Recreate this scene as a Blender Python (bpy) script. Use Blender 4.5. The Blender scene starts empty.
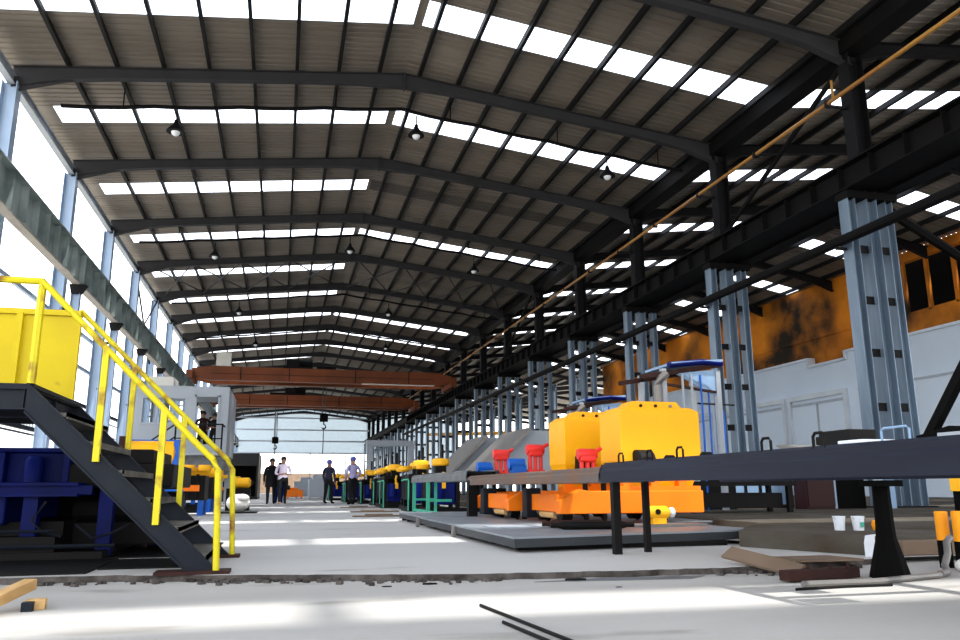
import bpy, math, random
from mathutils import Vector, Matrix
random.seed(7)
C = bpy.context.scene.collection
PI = math.pi
ORD = ['nearest', 'second', 'third', 'fourth', 'fifth', 'sixth', 'seventh', 'eighth', 'ninth', 'tenth', 'eleventh', 'twelfth',
       'thirteenth', 'fourteenth', 'fifteenth', 'sixteenth', 'seventeenth', 'eighteenth', 'nineteenth', 'twentieth', 'twenty-first', 'twenty-second']

# ------------------------------------------------------------------ materials
def mat(name, col, rough=.6, metal=0., col2=None, scale=4., amt=.5, bump=0., bscale=40., sharp=None, spec=.22, stretch=None, dirt=None):
    """noise-mixed paint / stone / metal; col2 shows through in patches; dirt = (colour, scale, threshold)"""
    m = bpy.data.materials.new(name); m.use_nodes = True
    n = m.node_tree.nodes; l = m.node_tree.links
    b = n['Principled BSDF']; b.inputs['Roughness'].default_value = rough; b.inputs['Metallic'].default_value = metal
    b.inputs['Specular IOR Level'].default_value = spec
    tc = n.new('ShaderNodeTexCoord'); mp = n.new('ShaderNodeMapping'); l.new(tc.outputs['Object'], mp.inputs[0])
    if stretch: mp.inputs['Scale'].default_value = stretch
    c2 = col2 or tuple(c * .7 for c in col)
    nz = n.new('ShaderNodeTexNoise'); nz.inputs['Scale'].default_value = scale; nz.inputs['Detail'].default_value = 6
    l.new(mp.outputs[0], nz.inputs['Vector'])
    rp = n.new('ShaderNodeValToRGB'); l.new(nz.outputs['Fac'], rp.inputs[0])
    lo, hi = sharp or (.35, .75)
    rp.color_ramp.elements[0].position = lo; rp.color_ramp.elements[1].position = hi
    rp.color_ramp.elements[0].color = (0, 0, 0, 1); rp.color_ramp.elements[1].color = (amt,) * 3 + (1,)
    mx = n.new('ShaderNodeMix'); mx.data_type = 'RGBA'
    l.new(rp.outputs[0], mx.inputs[0]); mx.inputs[6].default_value = (*col, 1); mx.inputs[7].default_value = (*c2, 1)
    out = mx.outputs[2]
    if dirt:
        dc, ds, dt, *dw = dirt; dw = dw[0] if dw else .12
        nd = n.new('ShaderNodeTexNoise'); nd.inputs['Scale'].default_value = ds; nd.inputs['Detail'].default_value = 8
        l.new(mp.outputs[0], nd.inputs['Vector'])
        rd = n.new('ShaderNodeValToRGB'); l.new(nd.outputs['Fac'], rd.inputs[0])
        rd.color_ramp.elements[0].position = dt; rd.color_ramp.elements[1].position = dt + dw
        m2 = n.new('ShaderNodeMix'); m2.data_type = 'RGBA'; l.new(rd.outputs[0], m2.inputs[0])
        l.new(out, m2.inputs[6]); m2.inputs[7].default_value = (*dc, 1); out = m2.outputs[2]
    l.new(out, b.inputs['Base Color'])
    if bump:
        nb = n.new('ShaderNodeTexNoise'); nb.inputs['Scale'].default_value = bscale; nb.inputs['Detail'].default_value = 4
        l.new(mp.outputs[0], nb.inputs['Vector'])
        bp = n.new('ShaderNodeBump'); bp.inputs['Strength'].default_value = bump; bp.inputs['Distance'].default_value = .02
        l.new(nb.outputs['Fac'], bp.inputs['Height']); l.new(bp.outputs[0], b.inputs['Normal'])
    return m

def sheet_mat(name, col, through, diff):
    """thin translucent sheet: some light straight through, some scattered"""
    m = bpy.data.materials.new(name); m.use_nodes = True
    n = m.node_tree.nodes; l = m.node_tree.links; n.clear()
    o = n.new('ShaderNodeOutputMaterial'); t = n.new('ShaderNodeBsdfTransparent'); t.inputs[0].default_value = (*through, 1)
    tr = n.new('ShaderNodeBsdfTranslucent'); nz = n.new('ShaderNodeTexNoise'); nz.inputs['Scale'].default_value = 2.
    tc = n.new('ShaderNodeTexCoord'); l.new(tc.outputs['Object'], nz.inputs['Vector'])
    mc = n.new('ShaderNodeMix'); mc.data_type = 'RGBA'; l.new(nz.outputs['Fac'], mc.inputs[0])
    mc.inputs[6].default_value = (*col, 1); mc.inputs[7].default_value = (*(c * .85 for c in col), 1)
    l.new(mc.outputs[2], tr.inputs[0])
    df = n.new('ShaderNodeBsdfDiffuse'); l.new(mc.outputs[2], df.inputs[0])
    m1 = n.new('ShaderNodeMixShader'); m1.inputs[0].default_value = .5; l.new(tr.outputs[0], m1.inputs[1]); l.new(df.outputs[0], m1.inputs[2])
    m2 = n.new('ShaderNodeMixShader'); m2.inputs[0].default_value = diff; l.new(t.outputs[0], m2.inputs[1]); l.new(m1.outputs[0], m2.inputs[2])
    l.new(m2.outputs[0], o.inputs[0]); return m

M = dict(
    floor=mat('concrete_floor', (.42, .405, .385), .75, col2=(.30, .29, .275), scale=.5, amt=.8, stretch=(.7, 1.8, 1), bump=.15, bscale=14, dirt=((.22, .205, .185), .9, .60)),
    slab=mat('concrete_slab', (.48, .47, .455), .75, col2=(.39, .38, .37), scale=.35, amt=.7, stretch=(.7, 1.8, 1), bump=.12, bscale=14, dirt=((.22, .21, .20), .7, .64)),
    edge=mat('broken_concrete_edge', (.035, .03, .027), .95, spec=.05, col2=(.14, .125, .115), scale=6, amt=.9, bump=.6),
    ledge=mat('grey_curb_concrete', (.10, .09, .075), .9, spec=.1, col2=(.045, .032, .02), scale=1.5, amt=.9, bump=.4, stretch=(1, 1, 2)),
    soil=mat('brown_ground', (.18, .13, .09), .95, col2=(.10, .07, .05), scale=1.2, amt=.9, bump=.4),
    outside=mat('pale_yard', (.56, .52, .45), .95, col2=(.48, .44, .38), scale=.15, amt=.7),
    roof=mat('galvanised_roof_sheet', (.215, .185, .152), .5, .15, col2=(.11, .092, .075), scale=.35, amt=.9, stretch=(.3, 2.2, 1)),
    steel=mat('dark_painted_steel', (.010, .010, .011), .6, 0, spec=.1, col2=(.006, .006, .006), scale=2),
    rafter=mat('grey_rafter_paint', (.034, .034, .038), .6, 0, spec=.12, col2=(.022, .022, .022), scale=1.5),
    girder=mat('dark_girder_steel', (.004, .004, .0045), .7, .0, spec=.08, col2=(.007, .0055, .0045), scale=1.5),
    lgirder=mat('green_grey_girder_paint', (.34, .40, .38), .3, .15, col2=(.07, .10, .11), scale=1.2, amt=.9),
    col=mat('blue_grey_column_paint', (.17, .235, .31), .32, .2, spec=.4, col2=(.08, .115, .16), scale=1.5, amt=.8, stretch=(3, 3, .4)),
    lcol=mat('pale_blue_column_paint', (.30, .39, .52), .45, 0, col2=(.24, .32, .43), scale=1.5, amt=.6),
    shaft=mat('black_shaft_paint', (.006, .006, .007), .6, 0, spec=.1, col2=(.004, .004, .004), scale=2),
    yellow=mat('worn_yellow_paint', (.62, .52, .012), .45, 0, col2=(.22, .10, .02), scale=5, amt=1, sharp=(.55, .70), dirt=((.05, .03, .02), 9, .64)),
    ypanel=mat('yellow_panel_paint', (.62, .47, .002), .5, 0, col2=(.50, .37, .004), scale=2.5, amt=.8, dirt=((.35, .22, .02), 7, .70)),
    hop=mat('amber_hopper_paint', (.92, .43, .006), .4, 0, col2=(.86, .38, .006), scale=2, amt=.6),
    orange=mat('orange_cart_paint', (.90, .20, .004), .4, 0, col2=(.80, .15, .004), scale=2, amt=.6),
    cap=mat('yellow_cap_paint', (.90, .45, .01), .45, 0, col2=(.7, .3, .01), scale=3),
    stair=mat('navy_stair_steel', (.006, .009, .016), .5, 0, spec=.15, col2=(.014, .017, .022), scale=6, dirt=((.10, .11, .12), 34, .74)),
    tread=mat('worn_tread_steel', (.13, .125, .11), .6, .1, col2=(.03, .03, .03), scale=5, amt=.9),
    blue=mat('deep_blue_machine_paint', (.001, .008, .13), .5, 0, spec=.10, col2=(.001, .003, .035), scale=2, amt=.9),
    bblue=mat('bright_blue_paint', (.006, .10, .48), .4, 0, col2=(.005, .06, .30), scale=3),
    lblue=mat('pale_blue_tray_paint', (.25, .38, .55), .45, 0, col2=(.14, .22, .38), scale=3),
    dark=mat('oily_black_steel', (.004, .004, .0045), .6, 0, spec=.12, col2=(.011, .008, .006), scale=4),
    table=mat('slate_table_steel', (.013, .016, .029), .5, 0, spec=.15, col2=(.008, .010, .017), scale=2.5, stretch=(1, .25, 2), amt=.9, dirt=((.09, .10, .12), 22, .74)),
    rustytop=mat('rusty_table_steel', (.11, .09, .085), .65, 0, col2=(.17, .075, .03), scale=5, amt=.9),
    greytop=mat('grey_table_steel', (.15, .16, .17), .6, .1, col2=(.09, .09, .09), scale=4, amt=.9),
    plate=mat('blue_grey_deck_plate', (.27, .295, .325), .42, .15, col2=(.15, .17, .19), scale=1.6, amt=.9, dirt=((.27, .28, .29), 2.2, .62)),
    edgeb=mat('deck_edge_steel', (.035, .040, .045), .5, 0, col2=(.018, .021, .025), scale=3),
    green=mat('green_post_paint', (.05, .40, .26), .5, 0, scale=3),
    red=mat('red_valve_paint', (.75, .035, .03), .35, 0, scale=3),
    rust=mat('rust_orange_sheet', (.78, .25, .009), .8, 0, col2=(.40, .11, .006), scale=.3, amt=1, stretch=(1, 1, 1.2), dirt=((.018, .012, .006), .27, .42, .22)),
    white=mat('pale_blue_white_paint', (.70, .80, .92), .6, 0, col2=(.64, .74, .87), scale=.5, amt=.7),
    whitet=mat('white_coping', (.66, .72, .78), .6, 0, scale=1),
    crane=mat('orange_brown_crane_paint', (.17, .042, .010), .5, 0, col2=(.09, .024, .007), scale=.6, amt=.9, dirt=((.06, .02, .01), 1.1, .66)),
    cream=mat('cream_box_paint', (.62, .60, .54), .5, 0, scale=1),
    cab=mat('grey_cabin_paint', (.33, .36, .40), .55, 0, col2=(.27, .30, .34), scale=.8, amt=.7),
    pipe=mat('yellow_brown_pipe', (.34, .17, .035), .45, .1, col2=(.22, .08, .02), scale=1.3, amt=1, stretch=(1, .4, 1)),
    wood=mat('pale_lumber', (.60, .38, .16), .7, 0, col2=(.42, .24, .09), scale=3, stretch=(8, .8, 8), amt=.9),
    ply=mat('brown_plywood', (.19, .135, .095), .8, 0, col2=(.12, .08, .055), scale=2, amt=.9),
    brownst=mat('red_brown_rusty_steel', (.035, .011, .008), .8, 0, col2=(.015, .007, .006), scale=6, amt=.9),
    tube=mat('grey_metal_tube', (.20, .19, .18), .45, .4, scale=4),
    plastic=mat('white_plastic', (.72, .76, .82), .4, 0, scale=5), rope=mat('grey_cable', (.05, .05, .05), .6, 0),
    bollard=mat('orange_bollard_paint', (.92, .33, .004), .45, 0, scale=3), redcab=mat('dark_red_cabinet_paint', (.025, .004, .004), .5, 0, scale=3),
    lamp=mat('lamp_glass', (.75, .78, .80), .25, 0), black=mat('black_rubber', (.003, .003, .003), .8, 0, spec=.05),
    sack=mat('white_sack_cloth', (.75, .74, .70), .9, 0, col2=(.55, .53, .50), scale=4, bump=.6),
    container=mat('black_container_paint', (.022, .022, .022), .6, 0), contside=mat('beige_paint_and_bounce_light', (.42, .38, .33), .7, 0),
    nbuild=mat('white_render_wall', (.72, .75, .78), .8, 0), nband=mat('grey_band', (.42, .48, .55), .8, 0),
    skin=mat('skin', (.36, .19, .12), .6, 0), shirt=mat('lilac_shirt', (.62, .56, .70), .8, 0), black_cloth=mat('black_cloth', (.006, .0065, .009), .85, 0),
    shirt2=mat('blue_lilac_shirt', (.42, .40, .66), .8, 0), trous=mat('dark_trousers', (.009, .009, .011), .85, 0), jacket2=mat('dark_blue_overalls', (.02, .022, .05), .8, 0),
    hat=mat('blue_hard_hat', (.10, .11, .45), .4, 0), hair=mat('dark_hair', (.02, .015, .012), .7, 0), grille=mat('dark_glass', (.03, .035, .04), .15, 0),
    sky=sheet_mat('skylight_sheet', (.92, .94, 1.0), (.92, .94, 1.0), .22), dirty=mat('dirty_skylight_sheet', (.10, .09, .075), .6, 0, col2=(.05, .045, .04), scale=.6, amt=.9),
    farwall=sheet_mat('translucent_end_cladding', (.36, .43, .48), (.9, .95, 1.), .99),
)
M['glass'] = sheet_mat('window_glass', (.75, .80, .85), (.88, .92, .95), .12)

# ------------------------------------------------------------------ mesh building
ORG = {}
class MB:
    def __init__(s): s.v = []; s.f = []; s.mi = []; s.cur = 0
    def add(s, vs, fs):
        o = len(s.v); s.v += [Vector(v) for v in vs]
        for f in fs: s.f.append([i + o for i in f]); s.mi.append(s.cur)
        return s
    def box(s, x0, x1, y0, y1, z0, z1, rz=0, rx=0, ry=0):
        c = Vector(((x0 + x1) / 2, (y0 + y1) / 2, (z0 + z1) / 2)); h = ((x1 - x0) / 2, (y1 - y0) / 2, (z1 - z0) / 2)
        R = Matrix.Rotation(rz, 3, 'Z') @ Matrix.Rotation(ry, 3, 'Y') @ Matrix.Rotation(rx, 3, 'X')
        vs = [c + R @ Vector((a * h[0], b * h[1], d * h[2])) for d in (-1, 1) for b in (-1, 1) for a in (-1, 1)]
        return s.add(vs, [(0, 2, 3, 1), (4, 5, 7, 6), (0, 1, 5, 4), (2, 6, 7, 3), (0, 4, 6, 2), (1, 3, 7, 5)])
    def bar(s, p, q, w, h, up=(0, 0, 1)):
        p = Vector(p); q = Vector(q); d = (q - p).normalized(); u = Vector(up)
        if abs(d.dot(u)) > .98: u = Vector((0, 1, 0))
        r = d.cross(u).normalized(); u = r.cross(d)
        vs = [e + r * a * w / 2 + u * b * h / 2 for e in (p, q) for a, b in ((-1, -1), (1, -1), (1, 1), (-1, 1))]
        return s.add(vs, [(0, 1, 2, 3), (7, 6, 5, 4), (0, 4, 5, 1), (1, 5, 6, 2), (2, 6, 7, 3), (3, 7, 4, 0)])
    def tube(s, pts, r, n=8, caps=True):
        pts = [Vector(p) for p in pts]; rs = r if isinstance(r, (list, tuple)) else [r] * len(pts)
        rings = []
        for i, p in enumerate(pts):
            a = pts[max(i - 1, 0)]; b = pts[min(i + 1, len(pts) - 1)]; d = (b - a).normalized()
            u = Vector((0, 0, 1)) if abs(d.z) < .9 else Vector((0, 1, 0))
            x = d.cross(u).normalized(); y = x.cross(d)
            rings.append([p + (x * math.cos(t) + y * math.sin(t)) * rs[i] for t in (2 * PI * k / n for k in range(n))])
        vs = [v for g in rings for v in g]; fs = []
        for i in range(len(pts) - 1):
            for k in range(n):
                k2 = (k + 1) % n; fs.append((i * n + k, i * n + k2, (i + 1) * n + k2, (i + 1) * n + k))
        if caps: fs += [tuple(range(n))[::-1], tuple((len(pts) - 1) * n + k for k in range(n))]
        return s.add(vs, fs)
    def lathe(s, prof, c=(0, 0, 0), axis='Z', n=20):
        c = Vector(c); vs = []; fs = []
        for (r, h) in prof:
            for k in range(n):
                t = 2 * PI * k / n; a, b = r * math.cos(t), r * math.sin(t)
                vs.append(c + Vector({'Z': (a, b, h), 'X': (h, a, b), 'Y': (b, h, a)}[axis]))
        m = len(prof)
        for i in range(m - 1):
            for k in range(n):
                k2 = (k + 1) % n; fs.append((i * n + k, i * n + k2, (i + 1) * n + k2, (i + 1) * n + k))
        fs += [tuple(range(n))[::-1], tuple((m - 1) * n + k for k in range(n))]
        return s.add(vs, fs)
    def prism(s, poly, a, b, axis='Y'):
        n = len(poly); f = {'Y': lambda p, t: (p[0], t, p[1]), 'X': lambda p, t: (t, p[0], p[1]), 'Z': lambda p, t: (p[0], p[1], t)}[axis]
        vs = [f(p, a) for p in poly] + [f(p, b) for p in poly]
        return s.add(vs, [tuple(range(n))[::-1], tuple(range(n, 2 * n))] + [(i, (i + 1) % n, n + (i + 1) % n, n + i) for i in range(n)])
    def sphere(s, c, r, n=10, sc=(1, 1, 1)):
        prof = []
        c = Vector(c); vs = []; fs = []
        for i in range(n + 1):
            p = PI * i / n
            for k in range(2 * n):
                t = PI * k / n; vs.append(c + Vector((r * sc[0] * math.sin(p) * math.cos(t), r * sc[1] * math.sin(p) * math.sin(t), r * sc[2] * math.cos(p))))
        for i in range(n):
            for k in range(2 * n):
                k2 = (k + 1) % (2 * n); fs.append((i * 2 * n + k, (i + 1) * 2 * n + k, (i + 1) * 2 * n + k2, i * 2 * n + k2))
        return s.add(vs, fs)
    def hsec(s, p, q, w, d, t=.02, axis='X', flange=None):
        """H-section between p and q: flange width w, depth d measured along axis"""
        p = Vector(p); q = Vector(q); A = Vector((1, 0, 0)) if axis == 'X' else Vector((0, 1, 0)) if axis == 'Y' else Vector((0, 0, 1))
        for sg in (-1, 1):
            o = A * sg * (d / 2 - t / 2)
            s.bar(p + o, q + o, t if axis != 'Z' else w, w if axis != 'Z' else t, up=(A.cross((q - p).normalized())) if axis != 'Z' else (0, 0, 1))
        dr = (q - p).normalized()
        s.bar(p, q, t * .7 if axis == 'Z' else d - 2 * t, d - 2 * t if axis == 'Z' else t * .7, up=(0, 0, 1) if axis == 'Z' else A.cross(dr))
        return s
    def build(s, name, m, parent=None, smooth=False, bevel=0, at=None):
        me = bpy.data.meshes.new(name); o = bpy.data.objects.new(name, me); C.objects.link(o)
        base = ORG.get(parent.name, Vector()) if parent else (Vector(at) if at else Vector())
        me.from_pydata([v - base for v in s.v], [], s.f); me.update()
        for x in (m if isinstance(m, (list, tuple)) else [m]): me.materials.append(x)
        for p, i in zip(me.polygons, s.mi): p.material_index = i
        if smooth:
            for p in me.polygons: p.use_smooth = True
            try: me.set_sharp_from_angle(angle=math.radians(40))
            except Exception: pass
        if parent: o.parent = parent
        else: o.location = base
        ORG[o.name] = base
        if bevel:
            b = o.modifiers.new('bevel', 'BEVEL'); b.width = bevel; b.segments = 2; b.limit_method = 'ANGLE'; b.harden_normals = False
        return o
def tag(o, label, cat, group=None, kind=None):
    o['label'] = label; o['category'] = cat
    if group: o['group'] = group
    if kind: o['kind'] = kind
    return o
def struct(o, label=None):
    o['kind'] = 'structure'
    if label: o['label'] = label
    return o
def thing(name, label, cat, loc, group=None):
    o = bpy.data.objects.new(name, None); C.objects.link(o); o.location = loc; ORG[o.name] = Vector(loc); o.empty_display_size = .1
    return tag(o, label, cat, group)
def kids(o): return [c for c in bpy.data.objects if c.parent == o]
def copy_tree(o, parent=None, tree=None):
    c = o.copy(); C.objects.link(c)
    if parent: c.parent = parent
    for ch in list(o.children): copy_tree(ch, c)
    return c
def dup(o, loc, label, rz=0):
    c = copy_tree(o); c.location = loc; c.rotation_euler = (0, 0, rz); c['label'] = label; ORG[c.name] = Vector(loc); return c

# ------------------------------------------------------------------ measured layout
XL, XR, XG = -7.14, 12.95, 2.92
YF = [14.4 + 6 * k for k in range(19)]          # frame lines, nearest first
YEND = YF[-1]
XW = 26.6; XG2 = 19.8
SL = .114
def zl(x): return 11.4 + SL * (x + 7.08) if x <= XG else 11.4 + SL * (12.92 - x)      # main roof sheet
def zr(x): return 11.4 + SL * (x - 12.92) if x <= XG2 else 11.4 + SL * (XG2 - 12.92) - .19 * (x - XG2)

# ------------------------------------------------------------------ ground, slabs
edge_pts = [(-40, 7.0), (-8, 6.9), (-1.9, 6.32), (-1.2, 6.3), (-.38, 6.1), (.5, 5.86), (1.41, 5.66), (2.4, 5.56), (3.44, 5.54), (4.5, 5.72), (5.0, 5.9), (40, 5.9)]
rag = []
for (a, b) in zip(edge_pts[1:-2], edge_pts[2:-1]):
    n = max(2, int((b[0] - a[0]) / .07))
    for i in range(n):
        t = i / n; rag.append((a[0] + (b[0] - a[0]) * t, a[1] + (b[1] - a[1]) * t + random.uniform(-.022, .022)))
rag.append(edge_pts[-2])
mb = MB(); mb.box(XL - .5, 27, -9.6, 7.2, -.3, -.045); struct(mb.build('floor', M['floor']), 'worn grey concrete floor in front of the step')
mb = MB(); n = len(rag)
mb.add([(x, y, 0) for x, y in rag] + [(27, 5.9, 0), (27, YEND, 0), (XL - .5, YEND, 0), (XL - .5, 6.9, 0)], [tuple(range(n + 4))])
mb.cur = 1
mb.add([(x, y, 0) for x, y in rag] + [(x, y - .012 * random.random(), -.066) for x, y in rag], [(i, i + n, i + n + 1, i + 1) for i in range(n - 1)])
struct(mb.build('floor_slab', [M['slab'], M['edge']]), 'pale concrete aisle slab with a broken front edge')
# debris strip lying along the foot of the step
mb = MB()
for i in range(260):
    x = random.uniform(-1.6, 4.6); y = None
    for (a, b) in zip(rag, rag[1:]):
        if a[0] <= x <= b[0]: y = a[1]
    if y is None or 1.68 < x < 3.2: continue
    r = random.uniform(.006, .022); yy = y - abs(random.gauss(0, .09)) - .015
    mb.box(x - r, x + r, yy - r, yy + r, -.046, -.046 + r * 1.2, rz=random.random() * 3)
tag(mb.build('rubble', M['edge']), 'dark crumbs of concrete along the foot of the slab step', 'rubble', kind='stuff')
mb = MB(); mb.box(-140, 160, -90, 320, -.6, -.32); struct(mb.build('ground_outside', M['outside']), 'pale ground around the hall')
ZL = .16
mb = MB(); mb.prism([(4.62, 7.40), (5.08, 6.1), (26.5, 6.1), (26.5, YEND), (5.9, YEND), (5.9, 9.0)], .002, ZL, 'Z')
struct(mb.build('floor_ledge', M['ledge']), 'low raised concrete floor of the right bay')

# ------------------------------------------------------------------ roofs
def ribbed(y0, y1, xa, xb, zf):
    mb = MB(); pts = []; y = y0
    while y < y1 - 1e-4:
        for dy, h in ((0, 0), (.17, 0), (.19, .035), (.23, .035)):
            if y + dy < y1: pts.append((y + dy, h))
        y += .25
    pts.append((y1, 0)); k = len(pts)
    mb.add([(xa, y, zf(xa) + h) for y, h in pts] + [(xb, y, zf(xb) + h) for y, h in pts], [(i, i + 1, k + i + 1, k + i) for i in range(k - 1)])
    return mb
SKY_A, SKY_B = 2.5, 3.55
noL = set(); 
lit = {'main_left': lambda b: b < 10 or b > 13, 'main_right': lambda b: b in (-3, -2, -1, 0, 1, 3, 6, 7, 8, 11, 14),
       'right_left': lambda b: b not in (9, 12), 'right_right': lambda b: b not in (9, 12)}
slopes = {'main_left': (XL - .25, XG, zl, 'left slope of the main roof'), 'main_right': (XG, XR - .0, zl, 'right slope of the main roof'),
          'right_left': (XR + .0, XG2, zr, 'inner slope of the right bay roof'), 'right_right': (XG2, XW + .1, zr, 'outer slope of the right bay roof')}
nroof = 0
for key, (xa, xb, zf, where) in slopes.items():
    for b in range(-4, 18):
        y0 = 14.4 + 6 * b; a_, b_ = y0 + SKY_A, y0 + SKY_B
        if b == -3: a_, b_ = y0 + 3.55, y0 + 4.3  # unseen strip, shifted so its sun band lands on the near floor
        if b == 0: a_, b_ = y0 + 2.62, y0 + 3.72
        nroof += 1
        o = ribbed(y0, a_, xa, xb, zf).build('roof_%d' % nroof, M['roof']); struct(o)
        nroof += 1
        o = ribbed(b_, y0 + 6, xa, xb, zf).build('roof_%d' % nroof, M['roof']); struct(o)
        x0, x1 = (xa + .5, xb - .12) if key == 'main_left' else (xa + .12, xb - (.32 if key == 'main_right' else .25)) if key != 'right_left' else (xa + .6, xb - .12)
        m = M['sky'] if (b < 0 and key.startswith('main')) or lit[key](b) else None
        lab = '%s, %s bay from the near end' % (where, ORD[b + 4])
        if m is None:
            nroof += 1
            o = ribbed(a_, b_, xa, xb, zf).build('roof_%d' % nroof, M['dirty'] if (key, b) == ('main_right', 2) else M['roof']); struct(o)
        else:
            mb = MB()
            for (p, q, mm) in ((xa, x0, 1), (x0, x1, 0), (x1, xb, 1)):
                mb.cur = mm
                mb.add([(p, a_, zf(p)), (q, a_, zf(q)), (q, b_, zf(q)), (p, b_, zf(p))], [(0, 1, 2, 3)])
            o = mb.build('skylight', [M['sky'], M['roof']])
            struct(o, 'translucent skylight strip on the ' + lab)

# a further bay opens to the right beyond the end of the right wall
def z3(x): return 11.4 + SL * (x - 26.6) if x <= 33.4 else 11.4 + SL * (2 * 33.4 - 26.6 - x)
for side, xa, xb in (('near', 26.6, 33.4), ('far', 33.4, 40.2)):
    for b in range(8, 18):
        y0 = 14.4 + 6 * b; a_, b_ = y0 + SKY_A, y0 + SKY_B
        for p, q in ((y0, a_), (b_, y0 + 6)):
            nroof += 1; struct(ribbed(p, q, xa, xb, z3).build('roof_%d' % nroof, M['roof']))
        mb = MB(); mb.add([(xa, a_, z3(xa)), (xb, a_, z3(xb)), (xb, b_, z3(xb)), (xa, b_, z3(xa))], [(0, 1, 2, 3)])
        struct(mb.build('skylight', M['sky']), 'translucent skylight strip on the %s slope of the further bay roof, %s from the camera' % (side, ORD[b - 8]))
t = thing('steel_column', '', 'column', (26.6, 68.4, -.05), 'columns of the further bay'); t['kind'] = 'structure'
MB().hsec((26.6, 68.4, -.05), (26.6, 68.4, 10.9), .34, .36, .02, 'X').build('post', M['col'], t); MB().box(26.3, 26.9, 68.1, 68.7, -.05, .0).build('base_plate', M['steel'], t)
for i, y in enumerate(YF[9:]):
    lab = 'far column where the right bay opens to a further bay, %s from the camera' % ORD[i]
    if i == 0: t['label'] = lab
    else: dup(t, (26.6, y, -.05), lab)
for i, y in enumerate(YF[8:]):
    t = thing('roof_rafter', 'rafter frame of the further bay, %s from the camera' % ORD[i], 'rafter', (33.4, y, z3(33.4) - .5), 'further bay rafter frames'); t['kind'] = 'structure'
    for xa, xb, hl, hr in ((26.6, 33.4, .5, .36), (33.4, 40.2, .36, .5)):
        mb = MB(); z0, z1 = z3(xa) - .19, z3(xb) - .19
        mb.prism([(xa, z0), (xb, z1), (xb, z1 - hr), (xa, z0 - hl)], y - .05, y + .05); mb.build('rafter_arm', M['steel'], t)

# purlins, each a continuous bar down the hall
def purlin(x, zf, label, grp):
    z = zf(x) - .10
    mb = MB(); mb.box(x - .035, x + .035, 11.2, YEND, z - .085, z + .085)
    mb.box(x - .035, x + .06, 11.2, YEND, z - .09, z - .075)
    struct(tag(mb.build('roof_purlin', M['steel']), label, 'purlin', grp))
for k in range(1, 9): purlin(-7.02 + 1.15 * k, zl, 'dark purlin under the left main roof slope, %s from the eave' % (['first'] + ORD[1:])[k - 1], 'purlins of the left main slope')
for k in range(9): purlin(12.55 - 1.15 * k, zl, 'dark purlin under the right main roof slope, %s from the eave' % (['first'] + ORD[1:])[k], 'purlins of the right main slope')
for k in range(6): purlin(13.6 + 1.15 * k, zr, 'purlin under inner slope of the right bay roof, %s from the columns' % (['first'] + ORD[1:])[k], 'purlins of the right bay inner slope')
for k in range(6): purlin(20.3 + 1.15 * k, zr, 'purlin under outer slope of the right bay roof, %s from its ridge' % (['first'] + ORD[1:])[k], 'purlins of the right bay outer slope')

# rafters: tapered I-beam arms of each frame
def arm(x0, x1, y, zf, hl, hr, drop=.19):
    """I-beam arm; depth at left / right ends with haunches"""
    mb = MB(); z0, z1 = zf(x0) - drop, zf(x1) - drop
    n = 8; top = []; bot = []
    for i in range(n + 1):
        t = i / n; x = x0 + (x1 - x0) * t; z = z0 + (z1 - z0) * t
        d = .30 + max(0, (hl - .30) * (1 - t / .16)) + max(0, (hr - .30) * (1 - (1 - t) / .16))
        top.append((x, z)); bot.append((x, z - d))
    mb.prism(top + bot[::-1], y - .008, y + .008)
    for line in (top, bot):
        for a, b in zip(line, line[1:]): mb.bar((a[0], y, a[1]), (b[0], y, b[1]), .20, .018)
    return mb
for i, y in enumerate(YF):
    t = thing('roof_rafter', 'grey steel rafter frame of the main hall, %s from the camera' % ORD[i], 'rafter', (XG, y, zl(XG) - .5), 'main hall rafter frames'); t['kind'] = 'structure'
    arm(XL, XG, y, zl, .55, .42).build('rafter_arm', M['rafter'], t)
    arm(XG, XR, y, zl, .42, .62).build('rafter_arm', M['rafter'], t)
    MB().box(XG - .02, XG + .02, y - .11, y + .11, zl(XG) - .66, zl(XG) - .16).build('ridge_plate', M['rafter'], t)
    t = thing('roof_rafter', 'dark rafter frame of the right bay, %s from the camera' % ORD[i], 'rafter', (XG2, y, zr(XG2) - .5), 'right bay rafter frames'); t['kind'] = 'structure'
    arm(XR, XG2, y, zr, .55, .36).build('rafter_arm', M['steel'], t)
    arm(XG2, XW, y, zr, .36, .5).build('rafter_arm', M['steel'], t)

# wind bracing between the fifth and sixth frames, one zigzag per slope
for (xs, lab) in (((-6.65, -4.7, -2.4, -.1, 2.6), 'left'), ((3.2, 5.65, 7.95, 10.25, 12.4), 'right')):
    t = thing('roof_bracing', 'thin zigzag wind bracing under the %s roof slope' % lab, 'bracing', (xs[2], 41.4, zl(xs[2]) - .35)); t['kind'] = 'structure'
    for j, (a, b) in enumerate(zip(xs, xs[1:])):
        y0, y1 = 38.5, 44.3
        MB().tube([(a, y0, zl(a) - .35), (b, y1, zl(b) - .35)], .035, 6).build('brace_rod', M['rafter'], t)
        MB().tube([(a, y1, zl(a) - .40), (b, y0, zl(b) - .40)], .035, 6).build('brace_rod', M['rafter'], t)

# eave struts / valley gutter
mb = MB(); mb.box(XL - .03, XL + .03, 8, YEND, 10.74, 10.98); mb.box(XL - .09, XL + .09, 8, YEND, 10.72, 10.74); mb.box(XL - .09, XL + .09, 8, YEND, 10.96, 10.98)
struct(tag(mb.build('eave_beam', M['cab']), 'pale grey eave beam along the tops of the left columns', 'beam'))
mb = MB(); mb.box(XR - .28, XR + .28, 8, YEND, 10.86, 11.36)
struct(tag(mb.build('valley_gutter', M['girder']), 'black valley gutter between the two roofs', 'gutter'))

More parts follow.
